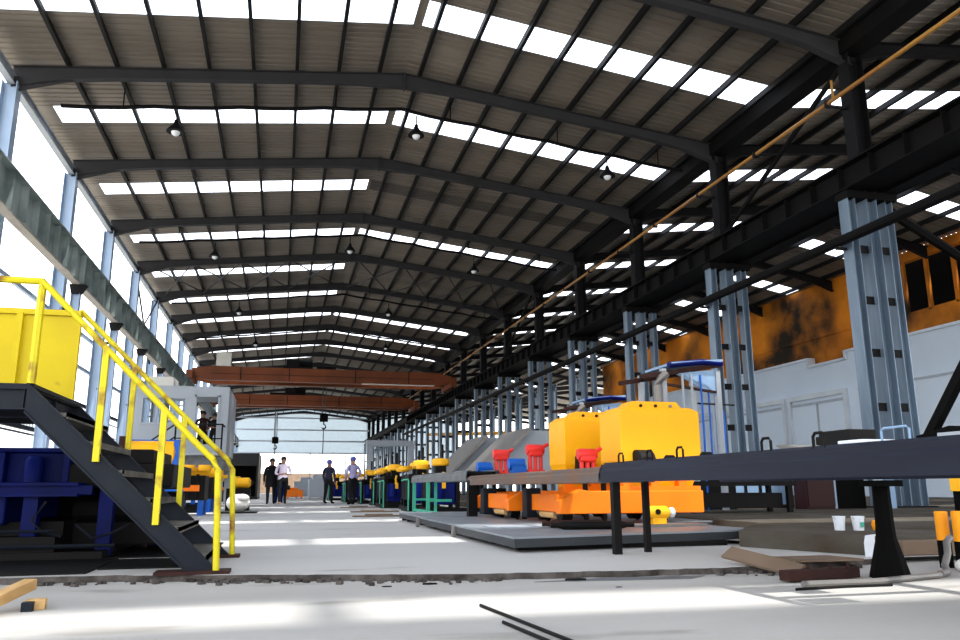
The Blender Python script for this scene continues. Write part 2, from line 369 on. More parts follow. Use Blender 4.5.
# ------------------------------------------------------------------ left columns
YC = YF[1:]
t = thing('steel_column', '', 'column', (XL, 20.4, -.05), 'left main columns'); t['kind'] = 'structure'
MB().hsec((XL, 20.4, -.05), (XL, 20.4, 10.75), .34, .36, .02, 'X').build('post', M['lcol'], t)
MB().box(XL - .25, XL + .25, 20.15, 20.65, -.05, -.02).build('base_plate', M['lcol'], t)
MB().prism([(XL + .18, 10.9), (XL + 1.5, 11.02), (XL + .18, 10.55)], 20.39, 20.41).build('knee_bracket', M['rafter'], t)
for i, y in enumerate(YC):
    lab = 'tall pale blue steel column of the open left side, %s from the camera' % ORD[i]
    if i == 0: t['label'] = lab
    else: dup(t, (XL, y, -.05), lab)
XC = -6.62
t = thing('crane_column', '', 'column', (XC, 26.4, -.05), 'left crane columns'); t['kind'] = 'structure'
MB().hsec((XC, 26.4, -.05), (XC, 26.4, 7.0), .22, .26, .018, 'X').build('post', M['lcol'], t)
mb = MB(); mb.bar((XL + .1, 26.4, 6.2), (XC - .1, 26.4, 6.2), .08, .08); mb.bar((XL + .1, 26.4, 4.4), (XC - .1, 26.4, 4.4), .08, .08); mb.bar((XL + .1, 26.4, 2.4), (XC - .1, 26.4, 2.4), .08, .08)
mb.build('tie_bar', M['steel'], t)
MB().prism([(XC - .2, 7.0), (XC + .3, 7.0), (XC + .12, 6.7), (XC - .12, 6.7)], 26.25, 26.55).build('seat_bracket', M['shaft'], t)
for i, y in enumerate(YC[1:]):
    lab = 'slim column carrying the left crane girder, %s from the camera' % ORD[i]
    if i == 0: t['label'] = lab
    else: dup(t, (XC, y, -.05), lab)
t = thing('crane_girder', 'grey green crane girder with stiffeners along the left columns', 'girder', (XC, 14, 7.05)); t['kind'] = 'structure'
mb = MB(); mb.box(XC - .012, XC + .012, 8.4, YEND, 7.06, 8.02); mb.box(XC - .22, XC + .22, 8.4, YEND, 8.0, 8.03)
mb.build('web', M['lgirder'], t); MB().box(XC - .12, XC + .12, 8.4, YEND, 7.0, 7.06).build('bottom_flange', M['contside'], t)  # bounce from the sunlit ground is put into the flange's beige colour
mb = MB(); y = 8.4
while y < 80:
    mb.box(XC - .17, XC + .17, y - .008, y + .008, 7.06, 8.0); y += 1.0
for y in YC: mb.box(XC - .19, XC + .19, y - .03, y - .01, 7.06, 8.0); mb.box(XC - .19, XC + .19, y + .01, y + .03, 7.06, 8.0)
mb.build('stiffener', M['lgirder'], t)
MB().box(XC - .03, XC + .03, 8.4, YEND, 8.03, 8.14).build('crane_rail', M['shaft'], t)
# side rails between the left columns
for k, z in enumerate((1.2, 2.4, 3.7, 5.0, 6.2)):
    mb = MB(); mb.box(XL - .30, XL - .20, 8, YEND, z - .06, z + .06)
    struct(tag(mb.build('side_rail', M['lcol'] if k > 2 else M['steel']), 'horizontal rail along the open left side, %s from the ground' % (['first'] + ORD[1:])[k], 'rail', 'left side rails'))
t = thing('cross_brace', 'crossed dark brace rods between the left columns', 'brace', (XL, 41, 8.2)); t['kind'] = 'structure'
MB().tube([(XL, 38.6, 10.6), (XL, 44.2, 7.2)], .045, 6).build('brace_rod', M['steel'], t)
MB().tube([(XL + .1, 38.6, 7.2), (XL + .1, 44.2, 10.6)], .045, 6).build('brace_rod', M['steel'], t)
# white neighbouring building outside
t = thing('neighbouring_building', 'white building with grey bands outside the open left side', 'building', (-24, 60, -.32))
MB().box(-34, -22, 30, 130, -.32, 9.6).build('wall', M['nbuild'], t)
mb = MB()
for z in (3.4, 5.4, 7.2, 8.8): mb.box(-22.1, -22.0, 30, 130, z, z + .16)
for k in range(60): mb.box(-22.1, -22.0, 34 + k * .8, 34.3 + k * .8, 6.0, 6.9)
mb.build('grey_band', M['nband'], t)

# ------------------------------------------------------------------ right columns (three posts laced with plates)
t = thing('built_up_column', '', 'column', (XR, 14.4, ZL), 'right row of built-up columns'); t['kind'] = 'structure'
for x, w in ((12.42, .32), (12.95, .36), (13.46, .26)):
    MB().hsec((x, 14.4, ZL), (x, 14.4, 7.1 if x != 12.95 else 7.3), w, .20 if x != 12.95 else .27, .016, 'X').build('post', M['col'], t)
for z in (1.1, 2.3, 3.5, 4.7, 5.9):
    [MB().box(a, b, 14.31, 14.33, z - .09, z + .09).build('batten_plate', M['shaft'], t) for a, b in ((12.52, 12.80), (13.10, 13.36))]
MB().box(12.28, 13.65, 14.1, 14.7, ZL, ZL + .03).build('base_plate', M['steel'], t)
mb = MB(); mb.box(12.28, 13.65, 14.2, 14.6, 7.1, 7.28); mb.build('cap_beam', M['girder'], t)
MB().hsec((12.95, 14.4, 7.28), (12.95, 14.4, 11.0), .36, .42, .02, 'X').build('upper_shaft', M['shaft'], t); MB().box(12.28, 12.76, 14.37, 14.43, 9.42, 9.48).build('pipe_arm', M['steel'], t)
for i, y in enumerate(YF):
    lab = 'blue grey three-post column between the two bays, %s from the camera' % ORD[i]
    if i == 0: t['label'] = lab
    else: dup(t, (XR, y, ZL), lab)
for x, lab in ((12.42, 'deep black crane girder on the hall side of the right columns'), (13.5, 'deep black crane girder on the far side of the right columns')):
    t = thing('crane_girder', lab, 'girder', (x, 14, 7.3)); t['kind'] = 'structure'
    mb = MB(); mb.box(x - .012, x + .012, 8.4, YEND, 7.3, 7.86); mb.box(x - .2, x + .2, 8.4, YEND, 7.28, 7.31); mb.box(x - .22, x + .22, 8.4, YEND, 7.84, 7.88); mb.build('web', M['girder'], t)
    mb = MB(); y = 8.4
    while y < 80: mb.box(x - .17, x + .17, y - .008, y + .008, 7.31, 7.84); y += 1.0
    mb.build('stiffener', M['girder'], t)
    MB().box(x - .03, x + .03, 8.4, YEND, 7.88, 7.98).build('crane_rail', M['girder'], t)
t = thing('crane_walkway', 'black walkway plates between the two right crane girders', 'walkway', (12.95, 14, 7.9)); t['kind'] = 'structure'
MB().box(12.66, 13.26, 8.4, YEND, 7.78, 7.81).build('walkway_plate', M['girder'], t); MB().box(12.45, 13.45, 8.4, YEND, 7.34, 7.36).build('soffit_plate', M['girder'], t)
# pipes along the right columns
t = thing('long_pipe', 'long yellow brown pipe high along the right columns', 'pipe', (12.42, 14, 9.5))
MB().tube([(12.19, 9.5, 9.51), (12.19, 80, 9.49)], .05, 8).build('pipe_run', M['pipe'], t)
for y in YF[:11]:
    MB().box(12.12, 12.275, y - .03, y + .03, 9.40, 9.58).build('pipe_clamp', M['steel'], t); MB().box(12.115, 12.265, y + 2.9, y + 3.0, 9.42, 9.57).build('pipe_collar', M['steel'], t)
MB().tube([(12.19, 14.2, 9.5), (12.19, 14.2, 10.0)], .03, 6).build('riser', M['pipe'], t)
t = thing('long_pipe', 'dark lower pipe crossing in front of the right columns', 'pipe', (12.05, 14, 6.04))
MB().tube([(12.05, 9.5, 6.04), (12.05, 80, 6.04)], .115, 10).build('pipe_run', M['girder'], t)
[MB().box(12.0, 12.275, y - .03, y + .03, 5.87, 5.93).build('pipe_bracket', M['steel'], t) for y in YF[:11]]
# slack black cable under the pipe and diagonal struts
for j, (a, b, lab) in enumerate((((13.62, 14.4, 6.9), (17.2, 14.4, 5.0), 'dark diagonal strut leaning right from the nearest built-up column'),
                               ((12.95, 20.4, 8.2), (12.95, 14.6, 10.8), 'dark diagonal rod between the two nearest right column shafts'),
                               ((12.6, 44.4, 8.1), (12.6, 38.6, 10.7), 'thin diagonal rod high between further right column shafts'))):
    o = MB().tube([a, b], .07 if j != 0 else .11, 6).build('diagonal_strut', M['girder'], at=a); struct(tag(o, lab, 'strut'))

# ------------------------------------------------------------------ right bay wall
mb = MB(); mb.box(XW, XW + .3, 6, 27.5, 6.4, 8.1); mb.box(XW, XW + .3, 27.5, 50, 6.4, 11.45 if False else 8.1); mb.box(XW - .05, XW + .25, 29.6, 50, 8.1, 10.86); mb.box(XW, XW + .3, 50, 62, 6.4, 10.84); mb.box(XW, XW + .3, 6, 29.6, 10.4, 10.84)
struct(mb.build('wall_right_upper', M['rust']), 'rusty orange upper cladding of the right bay')
for k, y in enumerate((27.9, 26.6, 25.2, 23.6, 21.5)):
    o = MB().box(XW, XW + .12, y - .08, y + .08, 8.0, 10.45).build('window_post', M['rust']); struct(tag(o, 'rusty post in the dark opening of the upper right wall, %s from the far end' % (['first'] + ORD[1:])[k], 'post', 'posts of the upper right opening'))
struct(MB().box(XW + .5, XW + .6, 6, 30.5, 7.5, 10.8).build('wall_right_dark_panel', M['black']), 'black panel standing for the darkness behind the upper right opening')  # darkness of the opening painted as a black panel
steps = [(6, 7.0), (30.6, 7.0), (30.6, 6.95), (31.6, 6.95), (31.6, 6.6), (34.4, 6.6), (34.4, 7.0), (62, 7.0)]
mb = MB(); mb.prism([(6, ZL), (62, ZL)] + steps[::-1], XW - .35, XW, 'X'); struct(mb.build('wall_right', M['white']), 'pale blue white right wall with a stepped parapet')
mb = MB()
for (a, b) in zip(steps, steps[1:]):
    if abs(a[1] - b[1]) < .1: mb.box(XW - .45, XW + .02, a[0], b[0], a[1], a[1] + .12)
    else: mb.box(XW - .45, XW + .02, a[0] - .07, a[0] + .07, min(a[1], b[1]), max(a[1], b[1]) + .12)
struct(mb.build('trim_1', M['whitet']), 'white coping of the right wall')
mb = MB(); mb.box(XW - .40, XW - .35, 6, 31.0, 5.05, 5.15); struct(mb.build('trim_2', M['nband']), 'thin grey band on the near right wall')
# large doors of the right wall
for k, (a, b, lab) in enumerate(((31.7, 36.2, 'pale framed industrial door beside the nearest right column'), (36.5, 42.5, 'pale framed industrial door further along the right wall'), (44, 50, 'far pale framed industrial door of the right wall'))):
    t = thing('door_%d' % (k + 1), lab, 'door', (XW - .4, (a + b) / 2, ZL)); t['kind'] = 'structure'
    mb = MB(); mb.box(XW - .52, XW - .35, a, b, 5.0, 5.25); mb.box(XW - .52, XW - .35, a, a + .22, ZL, 5.0); mb.box(XW - .52, XW - .35, b - .22, b, ZL, 5.0); mb.build('door_frame', M['whitet'], t)
    mb = MB(); mb.box(XW - .40, XW - .352, a + .22, b - .22, ZL, 4.75); mb.build('door_panel', M['white'], t)
    mb = MB(); mb.box(XW - .46, XW - .40, a + .22, b - .22, 4.7, 4.82); mb.box(XW - .46, XW - .40, (a + b) / 2 - .05, (a + b) / 2 + .05, ZL, 4.7); mb.build('door_rail', M['nband'], t)

# ------------------------------------------------------------------ far wall
mb = MB(); mb.add([(XL, YEND, 5.9), (XR, YEND, 5.9), (XR, YEND, 11.4), (XG, YEND, 12.6), (XL, YEND, 11.4)], [(0, 1, 2, 3, 4)])
struct(mb.build('wall_far', M['farwall']), 'pale translucent end wall above the open door')
mb = MB()
for z in (5.9, 7.7, 9.4, 11.2): mb.box(XL, XR, YEND - .25, YEND - .05, z - .1, z + .1)
mb.box(-1.25, -1.05, YEND - .3, YEND - .05, 5.9, 12); mb.box(4.1, 4.25, YEND - .3, YEND - .05, 0, 5.9); mb.box(9.4, 9.55, YEND - .3, YEND - .05, 0, 5.9)
struct(mb.build('trim_3', M['cab']), 'grey rails and posts of the end wall')
mb = MB(); mb.add([(XR + .2, YEND, 0), (XW, YEND, 0), (XW, YEND, 10.85), (XG2, YEND, 12.15), (XR + .2, YEND, 11.4)], [(0, 1, 2, 3, 4)])
struct(mb.build('wall_far_right', M['farwall']), 'pale end wall of the right bay')
mb = MB(); mb.box(-14, 30, 150, 160, -.3, 3.4); tag(mb.build('boundary_wall', M['ply']), 'sandy boundary wall beyond the open far door', 'wall')

struct(MB().box(XR, XW, -9.8, -9.6, -.3, 12.4).build('wall_near_right_blocker', M['nband']), 'unseen near gable wall added to darken the right bay')  # unseen wall, added to keep light out of the right bay
# ------------------------------------------------------------------ overhead cranes
t = thing('overhead_crane', 'orange brown travelling crane bridge spanning the hall, the nearer one', 'crane', (2.9, 59, 8.1), 'overhead cranes')
for y in (58.2, 60.4):
    MB().prism([(-6.5, 9.05), (-5.3, 9.25), (11.2, 9.25), (12.35, 9.0), (12.35, 8.5), (11.2, 8.25), (-5.3, 8.25), (-6.5, 8.55)], y - .28, y + .28).build('bridge_girder', M['crane'], t)
for x, dz in ((-6.62, .01), (12.42, -.15)):
    o = MB().box(x - .22, x + .22, 57.4, 61.2, 8.28 + dz, 8.85).build('end_carriage', M['crane'], t)
    w = MB(); [w.lathe([(.18, -.06), (.18, .06)], (x, y, 8.31 + dz), 'X', 14) for y in (57.8, 60.8)]; w.build('wheel', M['dark'], o)
mb = MB(); mb.box(-.2, 1.9, 58.2, 60.4, 9.27, 9.45); mb.box(0, .9, 58.4, 60, 9.45, 10.0); mb.lathe([(.32, -.6), (.32, .6)], (1.3, 59.3, 9.8), 'X', 14); mb.build('trolley', M['dark'], t)
MB().box(-4.9, -3.9, 57.85, 58.5, 9.27, 10.25).build('control_box', M['cream'], t)
mb = MB(); mb.box(-5.2, 11, 57.9, 57.93, 8.7, 8.73); [mb.box(x, x + .06, 57.88, 57.93, 8.3, 9.2) for x in (-3.2, .2, 5, 9)]; mb.build('trim_bar', M['shaft'], t)
MB().box(5.5, 11.0, 57.9, 58.0, 8.2, 8.27).build('conductor_strip', M['cream'], t)
c2 = dup(t, (2.9, 76, 8.1), 'orange brown travelling crane bridge, the farther one behind')
for ch in list(c2.children):
    if ch.name.startswith('control_box') or ch.name.startswith('conductor'): bpy.data.objects.remove(ch)
for cr, x, y, zt, zb in ((t, 2.9, 59.3, 8.3, 5.3), (c2, -.7, 76.3, 8.3, 4.6)):
    MB().box(x - .7, x + .7, y - 1.0, y + 1.0, 9.27, 9.5).build('hoist_unit', M['dark'], cr)
    h = MB().box(x - .30, x + .30, y - .14, y + .14, zb + .2, zb + .8).lathe([(.3, -.08), (.3, .08)], (x, y, zb + .55), 'Y', 14).build('hook_block', M['black'], cr, bevel=.04)
    for dx in (-.12, .12): MB().tube([(x + dx, y, zb + .7), (x + dx, y, 9.3)], .03, 6).build('rope', M['rope'], h)
    pts = [(x, y, zb + .2), (x, y, zb)] + [(x + .16 * math.sin(a), y, zb - .16 + .16 * math.cos(a)) for a in (.6, 1.3, 2, 2.8, 3.6, 4.3)]
    MB().tube(pts, [.05] * 4 + [.06, .06, .05, .025], 8).build('hook', M['black'], h)
    MB().tube([(x, y, zb - .25), (x, y, zb - 2.2)], .035, 6).build('sling', M['rope'], h)

# ------------------------------------------------------------------ conduits with pendant lamps
def lampfix(x, y, z, lab):
    t = thing('pendant_lamp', lab, 'lamp', (x, y, z), 'pendant lamps under the roof')
    MB().tube([(x, y, z), (x, y, z - .35)], .02, 6).build('stem', M['shaft'], t)
    MB().lathe([(.05, -.30), (.08, -.42), (.24, -.62), (.25, -.66)], (x, y, z), 'Z', 16).build('lamp_shade', M['shaft'], t, True)
    MB().sphere((x, y, z - .66), .12, 8).build('bulb', M['lamp'], t, True)
for k, (y, dz, xs) in enumerate(((21.4, .75, (-3.3, 3.45, 9.6)), (33.6, .75, (-3.2, 2.5, 8.2)), (44.0, .95, (-2.7, 5.6)), (56.2, .6, (-2.2, 7.0)))):
    t = thing('conduit', 'dark cable conduit slung across the roof, %s from the camera' % ORD[k], 'conduit', (XG, y, zl(XG) - dz), 'cross conduits')
    pts = []
    for i in range(25):
        x = XL + .9 + (XR - XL - 1.6) * i / 24; pts.append((x, y, zl(x) - dz - .05 * math.sin(i * PI / 3) ** 2))
    MB().tube(pts, .055, 6).build('conduit_run', M['girder'], t)
    [MB().tube([(x, y, zl(x) - dz), (x, y, zl(x) - .12)], .018, 5).build('hanger_rod', M['girder'], t) for x in (-4.7, -1.25, 1.05, 4.5, 7.95, 11.4)]
    for j, x in enumerate(xs): lampfix(x, y, zl(x) - dz - .11, 'hanging lamp on the %s cross conduit, %s lamp from the left' % (ORD[k], (['first'] + ORD[1:])[j]))

# ------------------------------------------------------------------ yellow platform and stair
SX = dict(y0=6.25, y1=7.65)
t = thing('platform_staircase', 'navy steel staircase with yellow handrails up to the yellow platform', 'staircase', (-1.1, 6.95, 0))
ax, az, bx, bz = -1.80, 1.36, -.43, 0
for y, zb in ((6.25, 0), (7.65, 0)):
    mb = MB(); dx, dz = bx - ax, -az; L = math.hypot(dx, dz); nx, nz = az / L * .20, dx / L * .20
    mb.prism([(ax - .02, az), (bx, zb + .02), (bx - .21, zb + .02), (ax - .02, az - .21)], y - .008, y + .008)
    for o_ in ((0, 0), (0, -.205)):
        mb.bar((ax - .02, y, az + o_[1]), (bx + (0 if o_[1] == 0 else -.21), y, zb + .02), .05, .014)
    mb.build('stringer', M['stair'], t)
    MB().box(bx - .42, bx + .10, y - .10, y + .12, 0, .022).build('base_plate', M['brownst'], t)
for k in range(1, 7):
    f = k / 6.6; x = ax + (bx - ax) * f; z = az * (1 - f)
    mb = MB(); mb.box(x - .18, x + .06, 6.26, 7.64, z - .03, z); mb.box(x + .045, x + .06, 6.26, 7.64, z - .045, z)
    mb.build('tread', M['tread'], t)
H = .80
near = [(-1.8, 6.22, 2.13), (-.62, 6.22, .93), (-.50, 6.22, .82), (-.46, 6.22, .74), (-.43, 6.22, .02)]
far = [(-1.87, 7.68, 2.22), (-.62, 7.68, .99), (-.49, 7.68, .87), (-.44, 7.68, .78), (-.40, 7.68, .02)]
for pts in (near, far): MB().tube(pts, .024, 10).build('handrail', M['yellow'], t, True)
for (x0, z0, y) in ((-1.31, .92, 6.22), (-.87, .47, 6.22), (-1.36, .95, 7.68), (-.89, .47, 7.68)):
    pts = near if y < 7 else far; zt = pts[0][2] + (pts[1][2] - pts[0][2]) * (x0 - pts[0][0]) / (pts[1][0] - pts[0][0])
    MB().box(x0 - .022, x0 + .022, y - .022, y + .022, z0 - .12, zt).build('rail_post', M['yellow'], t)
t = thing('yellow_platform', 'raised deck with yellow back panel and rusty yellow railing at far left', 'platform', (-3.2, 6.95, 0))
mb = MB(); mb.box(-5.6, -1.78, 6.25, 7.65, 1.33, 1.36); mb.build('deck_plate', M['stair'], t)
mb = MB()
for y in (6.28, 6.95, 7.62): mb.hsec((-5.6, y, 1.25), (-1.8, y, 1.25), .08, .16, .012, 'Z')
mb.hsec((-1.84, 6.25, 1.25), (-1.84, 7.65, 1.25), .08, .16, .012, 'Z'); mb.hsec((-3.3, 6.25, 1.25), (-3.3, 7.65, 1.25), .08, .16, .012, 'Z')
mb.build('deck_frame', M['stair'], t)
for x, y in ((-5.4, 6.35), (-5.4, 7.5), (-3.3, 7.5)): MB().box(x - .06, x + .06, y - .06, y + .06, 0, 1.2).build('leg', M['blue'], t)
o = MB().box(-5.6, -1.86, 7.61, 7.64, 1.36, 2.17).build('back_panel', M['ypanel'], t)
mb = MB(); mb.box(-5.6, -1.84, 7.58, 7.66, 2.15, 2.20); [mb.box(x, x + .05, 7.56, 7.61, 1.36, 2.16) for x in (-4.6, -3.4, -2.36)]; mb.box(-1.87, -1.84, 7.60, 7.65, 1.36, 2.16); mb.build('panel_rib', M['ypanel'], o)
mb = MB(); mb.tube([(-1.8, 6.25, 1.36), (-1.8, 6.25, 2.13)], .03, 8); mb.build('corner_post', M['yellow'], t, True)
mb = MB(); mb.tube([(-5.6, 6.25, 2.14), (-1.8, 6.25, 2.13)], .027, 8); mb.build('top_rail', M['yellow'], t, True)

# ------------------------------------------------------------------ deep blue machine under / behind the platform
t = thing('blue_press_machine', 'deep blue heavy machine under the platform and stair at left', 'machine', (-2.9, 8.6, 0))
X0, X1 = -5.4, -1.75
mb = MB(); mb.box(X0, -2.35, 7.85, 9.6, .30, .58); mb.build('lower_body', M['blue'], t, bevel=.02)
mb = MB(); mb.box(X0, -1.65, 7.80, 7.84, .56, .64); mb.box(X0, X1, 7.72, 9.7, .64, .665); mb.box(X0, X1, 7.72, 9.7, .545, .57); mb.build('flange_beam', M['blue'], t)
mb = MB(); mb.box(X0, -1.95, 8.1, 9.6, .665, .94); mb.box(X0, -1.9, 7.98, 9.7, .94, .98); [mb.box(x, x + .06, 7.98, 8.12, .665, .94) for x in (-3.6, -3.0, -2.5, -1.96)]; mb.build('upper_box', M['blue'], t, bevel=.01)
MB().lathe([(.05, -.13), (.075, -.11), (.075, .08), (.045, .12)], (-2.2, 7.98, .78), 'Z', 16).build('motor', M['blue'], t, True)
for x, y in ((-2.15, 7.9), (-1.55, 8.0), (-1.3, 9.3), (-4.4, 7.9)): MB().box(x - .06, x + .06, y - .06, y + .06, .0, .64).build('leg', M['blue'], t)
mb = MB(); mb.box(-1.95, -1.0, 8.0, 9.6, .62, .84); mb.box(-1.85, -1.2, 8.1, 9.4, .84, .98); mb.lathe([(.16, -.5), (.16, .5)], (-1.45, 8.6, .42), 'X', 16); mb.box(-1.9, -1.0, 8.3, 9.5, .08, .30); mb.build('drive_unit', M['dark'], t, bevel=.015)
mb = MB(); mb.box(X0, -1.5, 7.70, 9.8, 0.0, .07); mb.box(X0, -1.9, 7.75, 9.7, .07, .2); mb.build('base_skid', M['dark'], t)
for (x, lab) in ((-2.95, 0), (-2.72, 0), (-3.5, 0)): MB().lathe([(.05, -.06), (.11, -.05), (.11, .05), (.05, .06)], (x, 7.78, .19), 'Y', 18).build('wheel', M['tube'], t, True)
mb = MB(); mb.tube([(X0, 7.70, .12), (-1.4, 7.70, .12)], .018, 6); mb.tube([(X0, 7.7, .24), (-1.9, 7.7, .25)], .014, 6); mb.build('guide_rod', M['stair'], t)
mb = MB()
mb.tube([(-2.0, 7.75, .5), (-2.1, 7.74, .34), (-2.0, 7.72, .24), (-1.85, 7.74, .20)], .012, 6); mb.tube([(-1.75, 7.78, .3), (-1.6, 7.74, .18), (-1.45, 7.76, .22), (-1.3, 7.8, .3)], .012, 6)
mb.build('hose', M['stair'], t)
MB().box(X0, -1.55, 9.75, 9.8, .0, 1.0).build('dark_backing', M['dark'], t)  # added dark backing, stops the bright outside showing through
MB().box(X0, -1.9, 8.0, 9.7, .2, .32).build('dark_skirt', M['dark'], t)  # added dark skirt, closes the bright floor gap under the body
dup(t, (-4.3, 12.0, 0), 'dark blue heavy machine further back behind the stair')
# bright blue box with pipes under the stair
t = thing('blue_valve_box', 'small bright blue box with bent pipes under the stair', 'box', (-1.25, 9.9, 0))
MB().box(-1.55, -1.12, 9.8, 10.1, .36, .60).build('housing', M['bblue'], t, bevel=.015)
mb = MB(); mb.tube([(-1.2, 9.8, .4), (-1.15, 9.75, .15), (-1.0, 9.7, .04), (-.85, 9.6, .03)], .02, 6); mb.tube([(-1.4, 9.85, .36), (-1.4, 9.85, 0)], .02, 6); mb.tube([(-1.3, 9.8, .05), (-1.05, 9.75, .1), (-.8, 9.8, .05)], .018, 6); mb.build('bent_pipe', M['tube'], t)
for j, (x, y, sx, sy, lab) in enumerate(((-3.7, 7.05, 2.35, .62, 'dark oily steel plate on the floor below the platform'), (-1.0, 7.15, .33, .42, 'dark cover plate on the floor beside the lower stair'), (-1.3, 8.7, .7, .9, 'dark floor plate behind the lower stair'))):
    o = MB().box(x - sx, x + sx, y - sy, y + sy, 0, .012).build('floor_plate', M['dark'], at=(x, y, 0)); tag(o, lab, 'plate')

# ------------------------------------------------------------------ control cabin
t = thing('control_cabin', 'raised grey control cabin with windows left of the aisle', 'cabin', (-3.6, 30, 0))
cx0, cx1, cy0, cy1, cz0, cz1 = -5.35, -2.0, 30, 34.5, 1.85, 4.3
mb = MB()
# front wall with a window hole and a doorway
wx = [cx0, -4.95, -3.52, -2.92, -2.38, cx1]
mb.box(cx0, wx[1], cy0, cy0 + .1, cz0, cz1); mb.box(wx[1], wx[2], cy0, cy0 + .1, cz0, 2.95); mb.box(wx[1], wx[2], cy0, cy0 + .1, 3.85, cz1)
mb.box(wx[2], -3.12, cy0, cy0 + .1, cz0, cz1); mb.box(-3.12, wx[4], cy0, cy0 + .1, 3.92, cz1); mb.box(-3.12, wx[4], cy0, cy0 + .1, cz0, 2.2); mb.box(wx[4], cx1, cy0, cy0 + .1, cz0, cz1)
ca, cb = cy0 + .1, cy1 - .1; mb.box(cx1 - .1, cx1, ca, cb, cz0 + .1, cz1 - .1); mb.box(cx0, cx0 + .1, ca, cb, cz0 + .1, 2.9); mb.box(cx0, cx0 + .1, ca, cb, 4.1, cz1 - .1); mb.box(cx0, cx1, ca, cb, cz1 - .1, cz1); mb.box(cx0, cx1, ca, cb, cz0, cz0 + .1)
mb.build('cabin_shell', M['cab'], t)
mb = MB(); mb.box(cx0, -4.9, cy1 - .1, cy1, cz0, 2.9); mb.box(-2.1, cx1, cy1 - .1, cy1, cz0, cz1); mb.box(-4.9, -2.1, cy1 - .1, cy1, cz0, 2.7); mb.box(-4.9, -2.1, cy1 - .1, cy1, 4.2, cz1); mb.box(-3.3, -3.05, cy1 - .1, cy1, 2.7, 4.2); mb.build('back_wall', M['cab'], t)
o = MB().box(-4.95, -3.52, cy0 + .02, cy0 + .04, 2.95, 3.85).build('window_pane', M['glass'], t)
mb = MB(); mb.box(-5.0, -3.47, cy0 - .03, cy0 + .03, 2.88, 2.96); mb.box(-5.0, -3.47, cy0 - .03, cy0 + .03, 3.84, 3.9); mb.box(-4.5, -4.44, cy0 - .03, cy0 + .03, 2.95, 3.85); mb.build('window_frame', M['cab'], o)
mb = MB(); mb.box(-3.2, -3.12, cy0 - .04, cy0 + .1, 2.2, 3.98); mb.box(-2.38, -2.30, cy0 - .04, cy0 + .1, 2.2, 3.98); mb.box(-3.2, -2.3, cy0 - .04, cy0 + .1, 3.92, 3.99); mb.build('door_frame', M['cab'], t)
MB().box(-4.72, -4.62, cy0 + .3, cy0 + .34, 2.6, 4.0).box(-4.3, -4.12, cy0 + .5, cy0 + .6, 2.4, 4.0).build('equipment_rack', M['dark'], t)
mb = MB(); mb.box(-3.7, -2.05, 29.0, 30, 1.78, 1.85); mb.build('landing', M['cab'], t)
mb = MB()
for x in (-3.65, -2.1): mb.tube([(x, 29.05, 1.85), (x, 29.05, 2.85)], .03, 6)
mb.tube([(-3.65, 29.05, 2.85), (-2.1, 29.05, 2.85)], .03, 6); mb.tube([(-3.65, 29.05, 2.35), (-2.1, 29.05, 2.35)], .025, 6); mb.tube([(-2.1, 29.05, 2.85), (-2.1, 30, 2.85)], .03, 6)
mb.tube([(-3.65, 29.05, 2.85), (-5.3, 29.05, 1.6)], .03, 6); mb.tube([(-3.65, 29.05, 2.4), (-5.3, 29.05, 1.15)], .03, 6)
mb.build('landing_rail', M['steel'], t)
mb = MB(); mb.prism([(-3.6, 1.78), (-2.05, 1.78), (-2.05, 1.3), (-2.6, .95), (-3.2, .95), (-3.6, 1.2)], 29.6, 34, 'Y'); mb.build('underbody', M['greytop'], t)
for x, y in ((-5.2, 30.2), (-2.15, 30.2), (-5.2, 34.2), (-2.15, 34.2)): MB().box(x - .1, x + .1, y - .1, y + .1, 0, 1.85).build('leg', M['cab'], t)
o = MB().box(-5.0, -4.1, 31, 32.4, 4.3, 4.75).build('roof_unit', M['cream'], t)

# ------------------------------------------------------------------ people
def skinned(name, V, E, R, mats, pick, parent, root=0, sub=1):
    me = bpy.data.meshes.new(name + '_src'); me.from_pydata(V, E, []); me.update()
    o = bpy.data.objects.new(name + '_src', me); C.objects.link(o)
    sk = o.modifiers.new('s', 'SKIN'); sk.use_smooth_shade = True
    if not me.skin_vertices:
        bpy.context.view_layer.objects.active = o
    for i, r in enumerate(R):
        d = me.skin_vertices[0].data[i]; d.radius = r if isinstance(r, tuple) else (r, r); d.use_root = (i == root)
    ss = o.modifiers.new('u', 'SUBSURF'); ss.levels = sub; ss.render_levels = sub
    dg = bpy.context.evaluated_depsgraph_get(); dg.update()
    m2 = bpy.data.meshes.new_from_object(o.evaluated_get(dg)); bpy.data.objects.remove(o)
    m2.name = name; m2.materials.clear()
    for m in mats: m2.materials.append(m)
    for p in m2.polygons: p.material_index = pick(p.center); p.use_smooth = True
    r = bpy.data.objects.new(name, m2); C.objects.link(r); r.parent = parent; return r
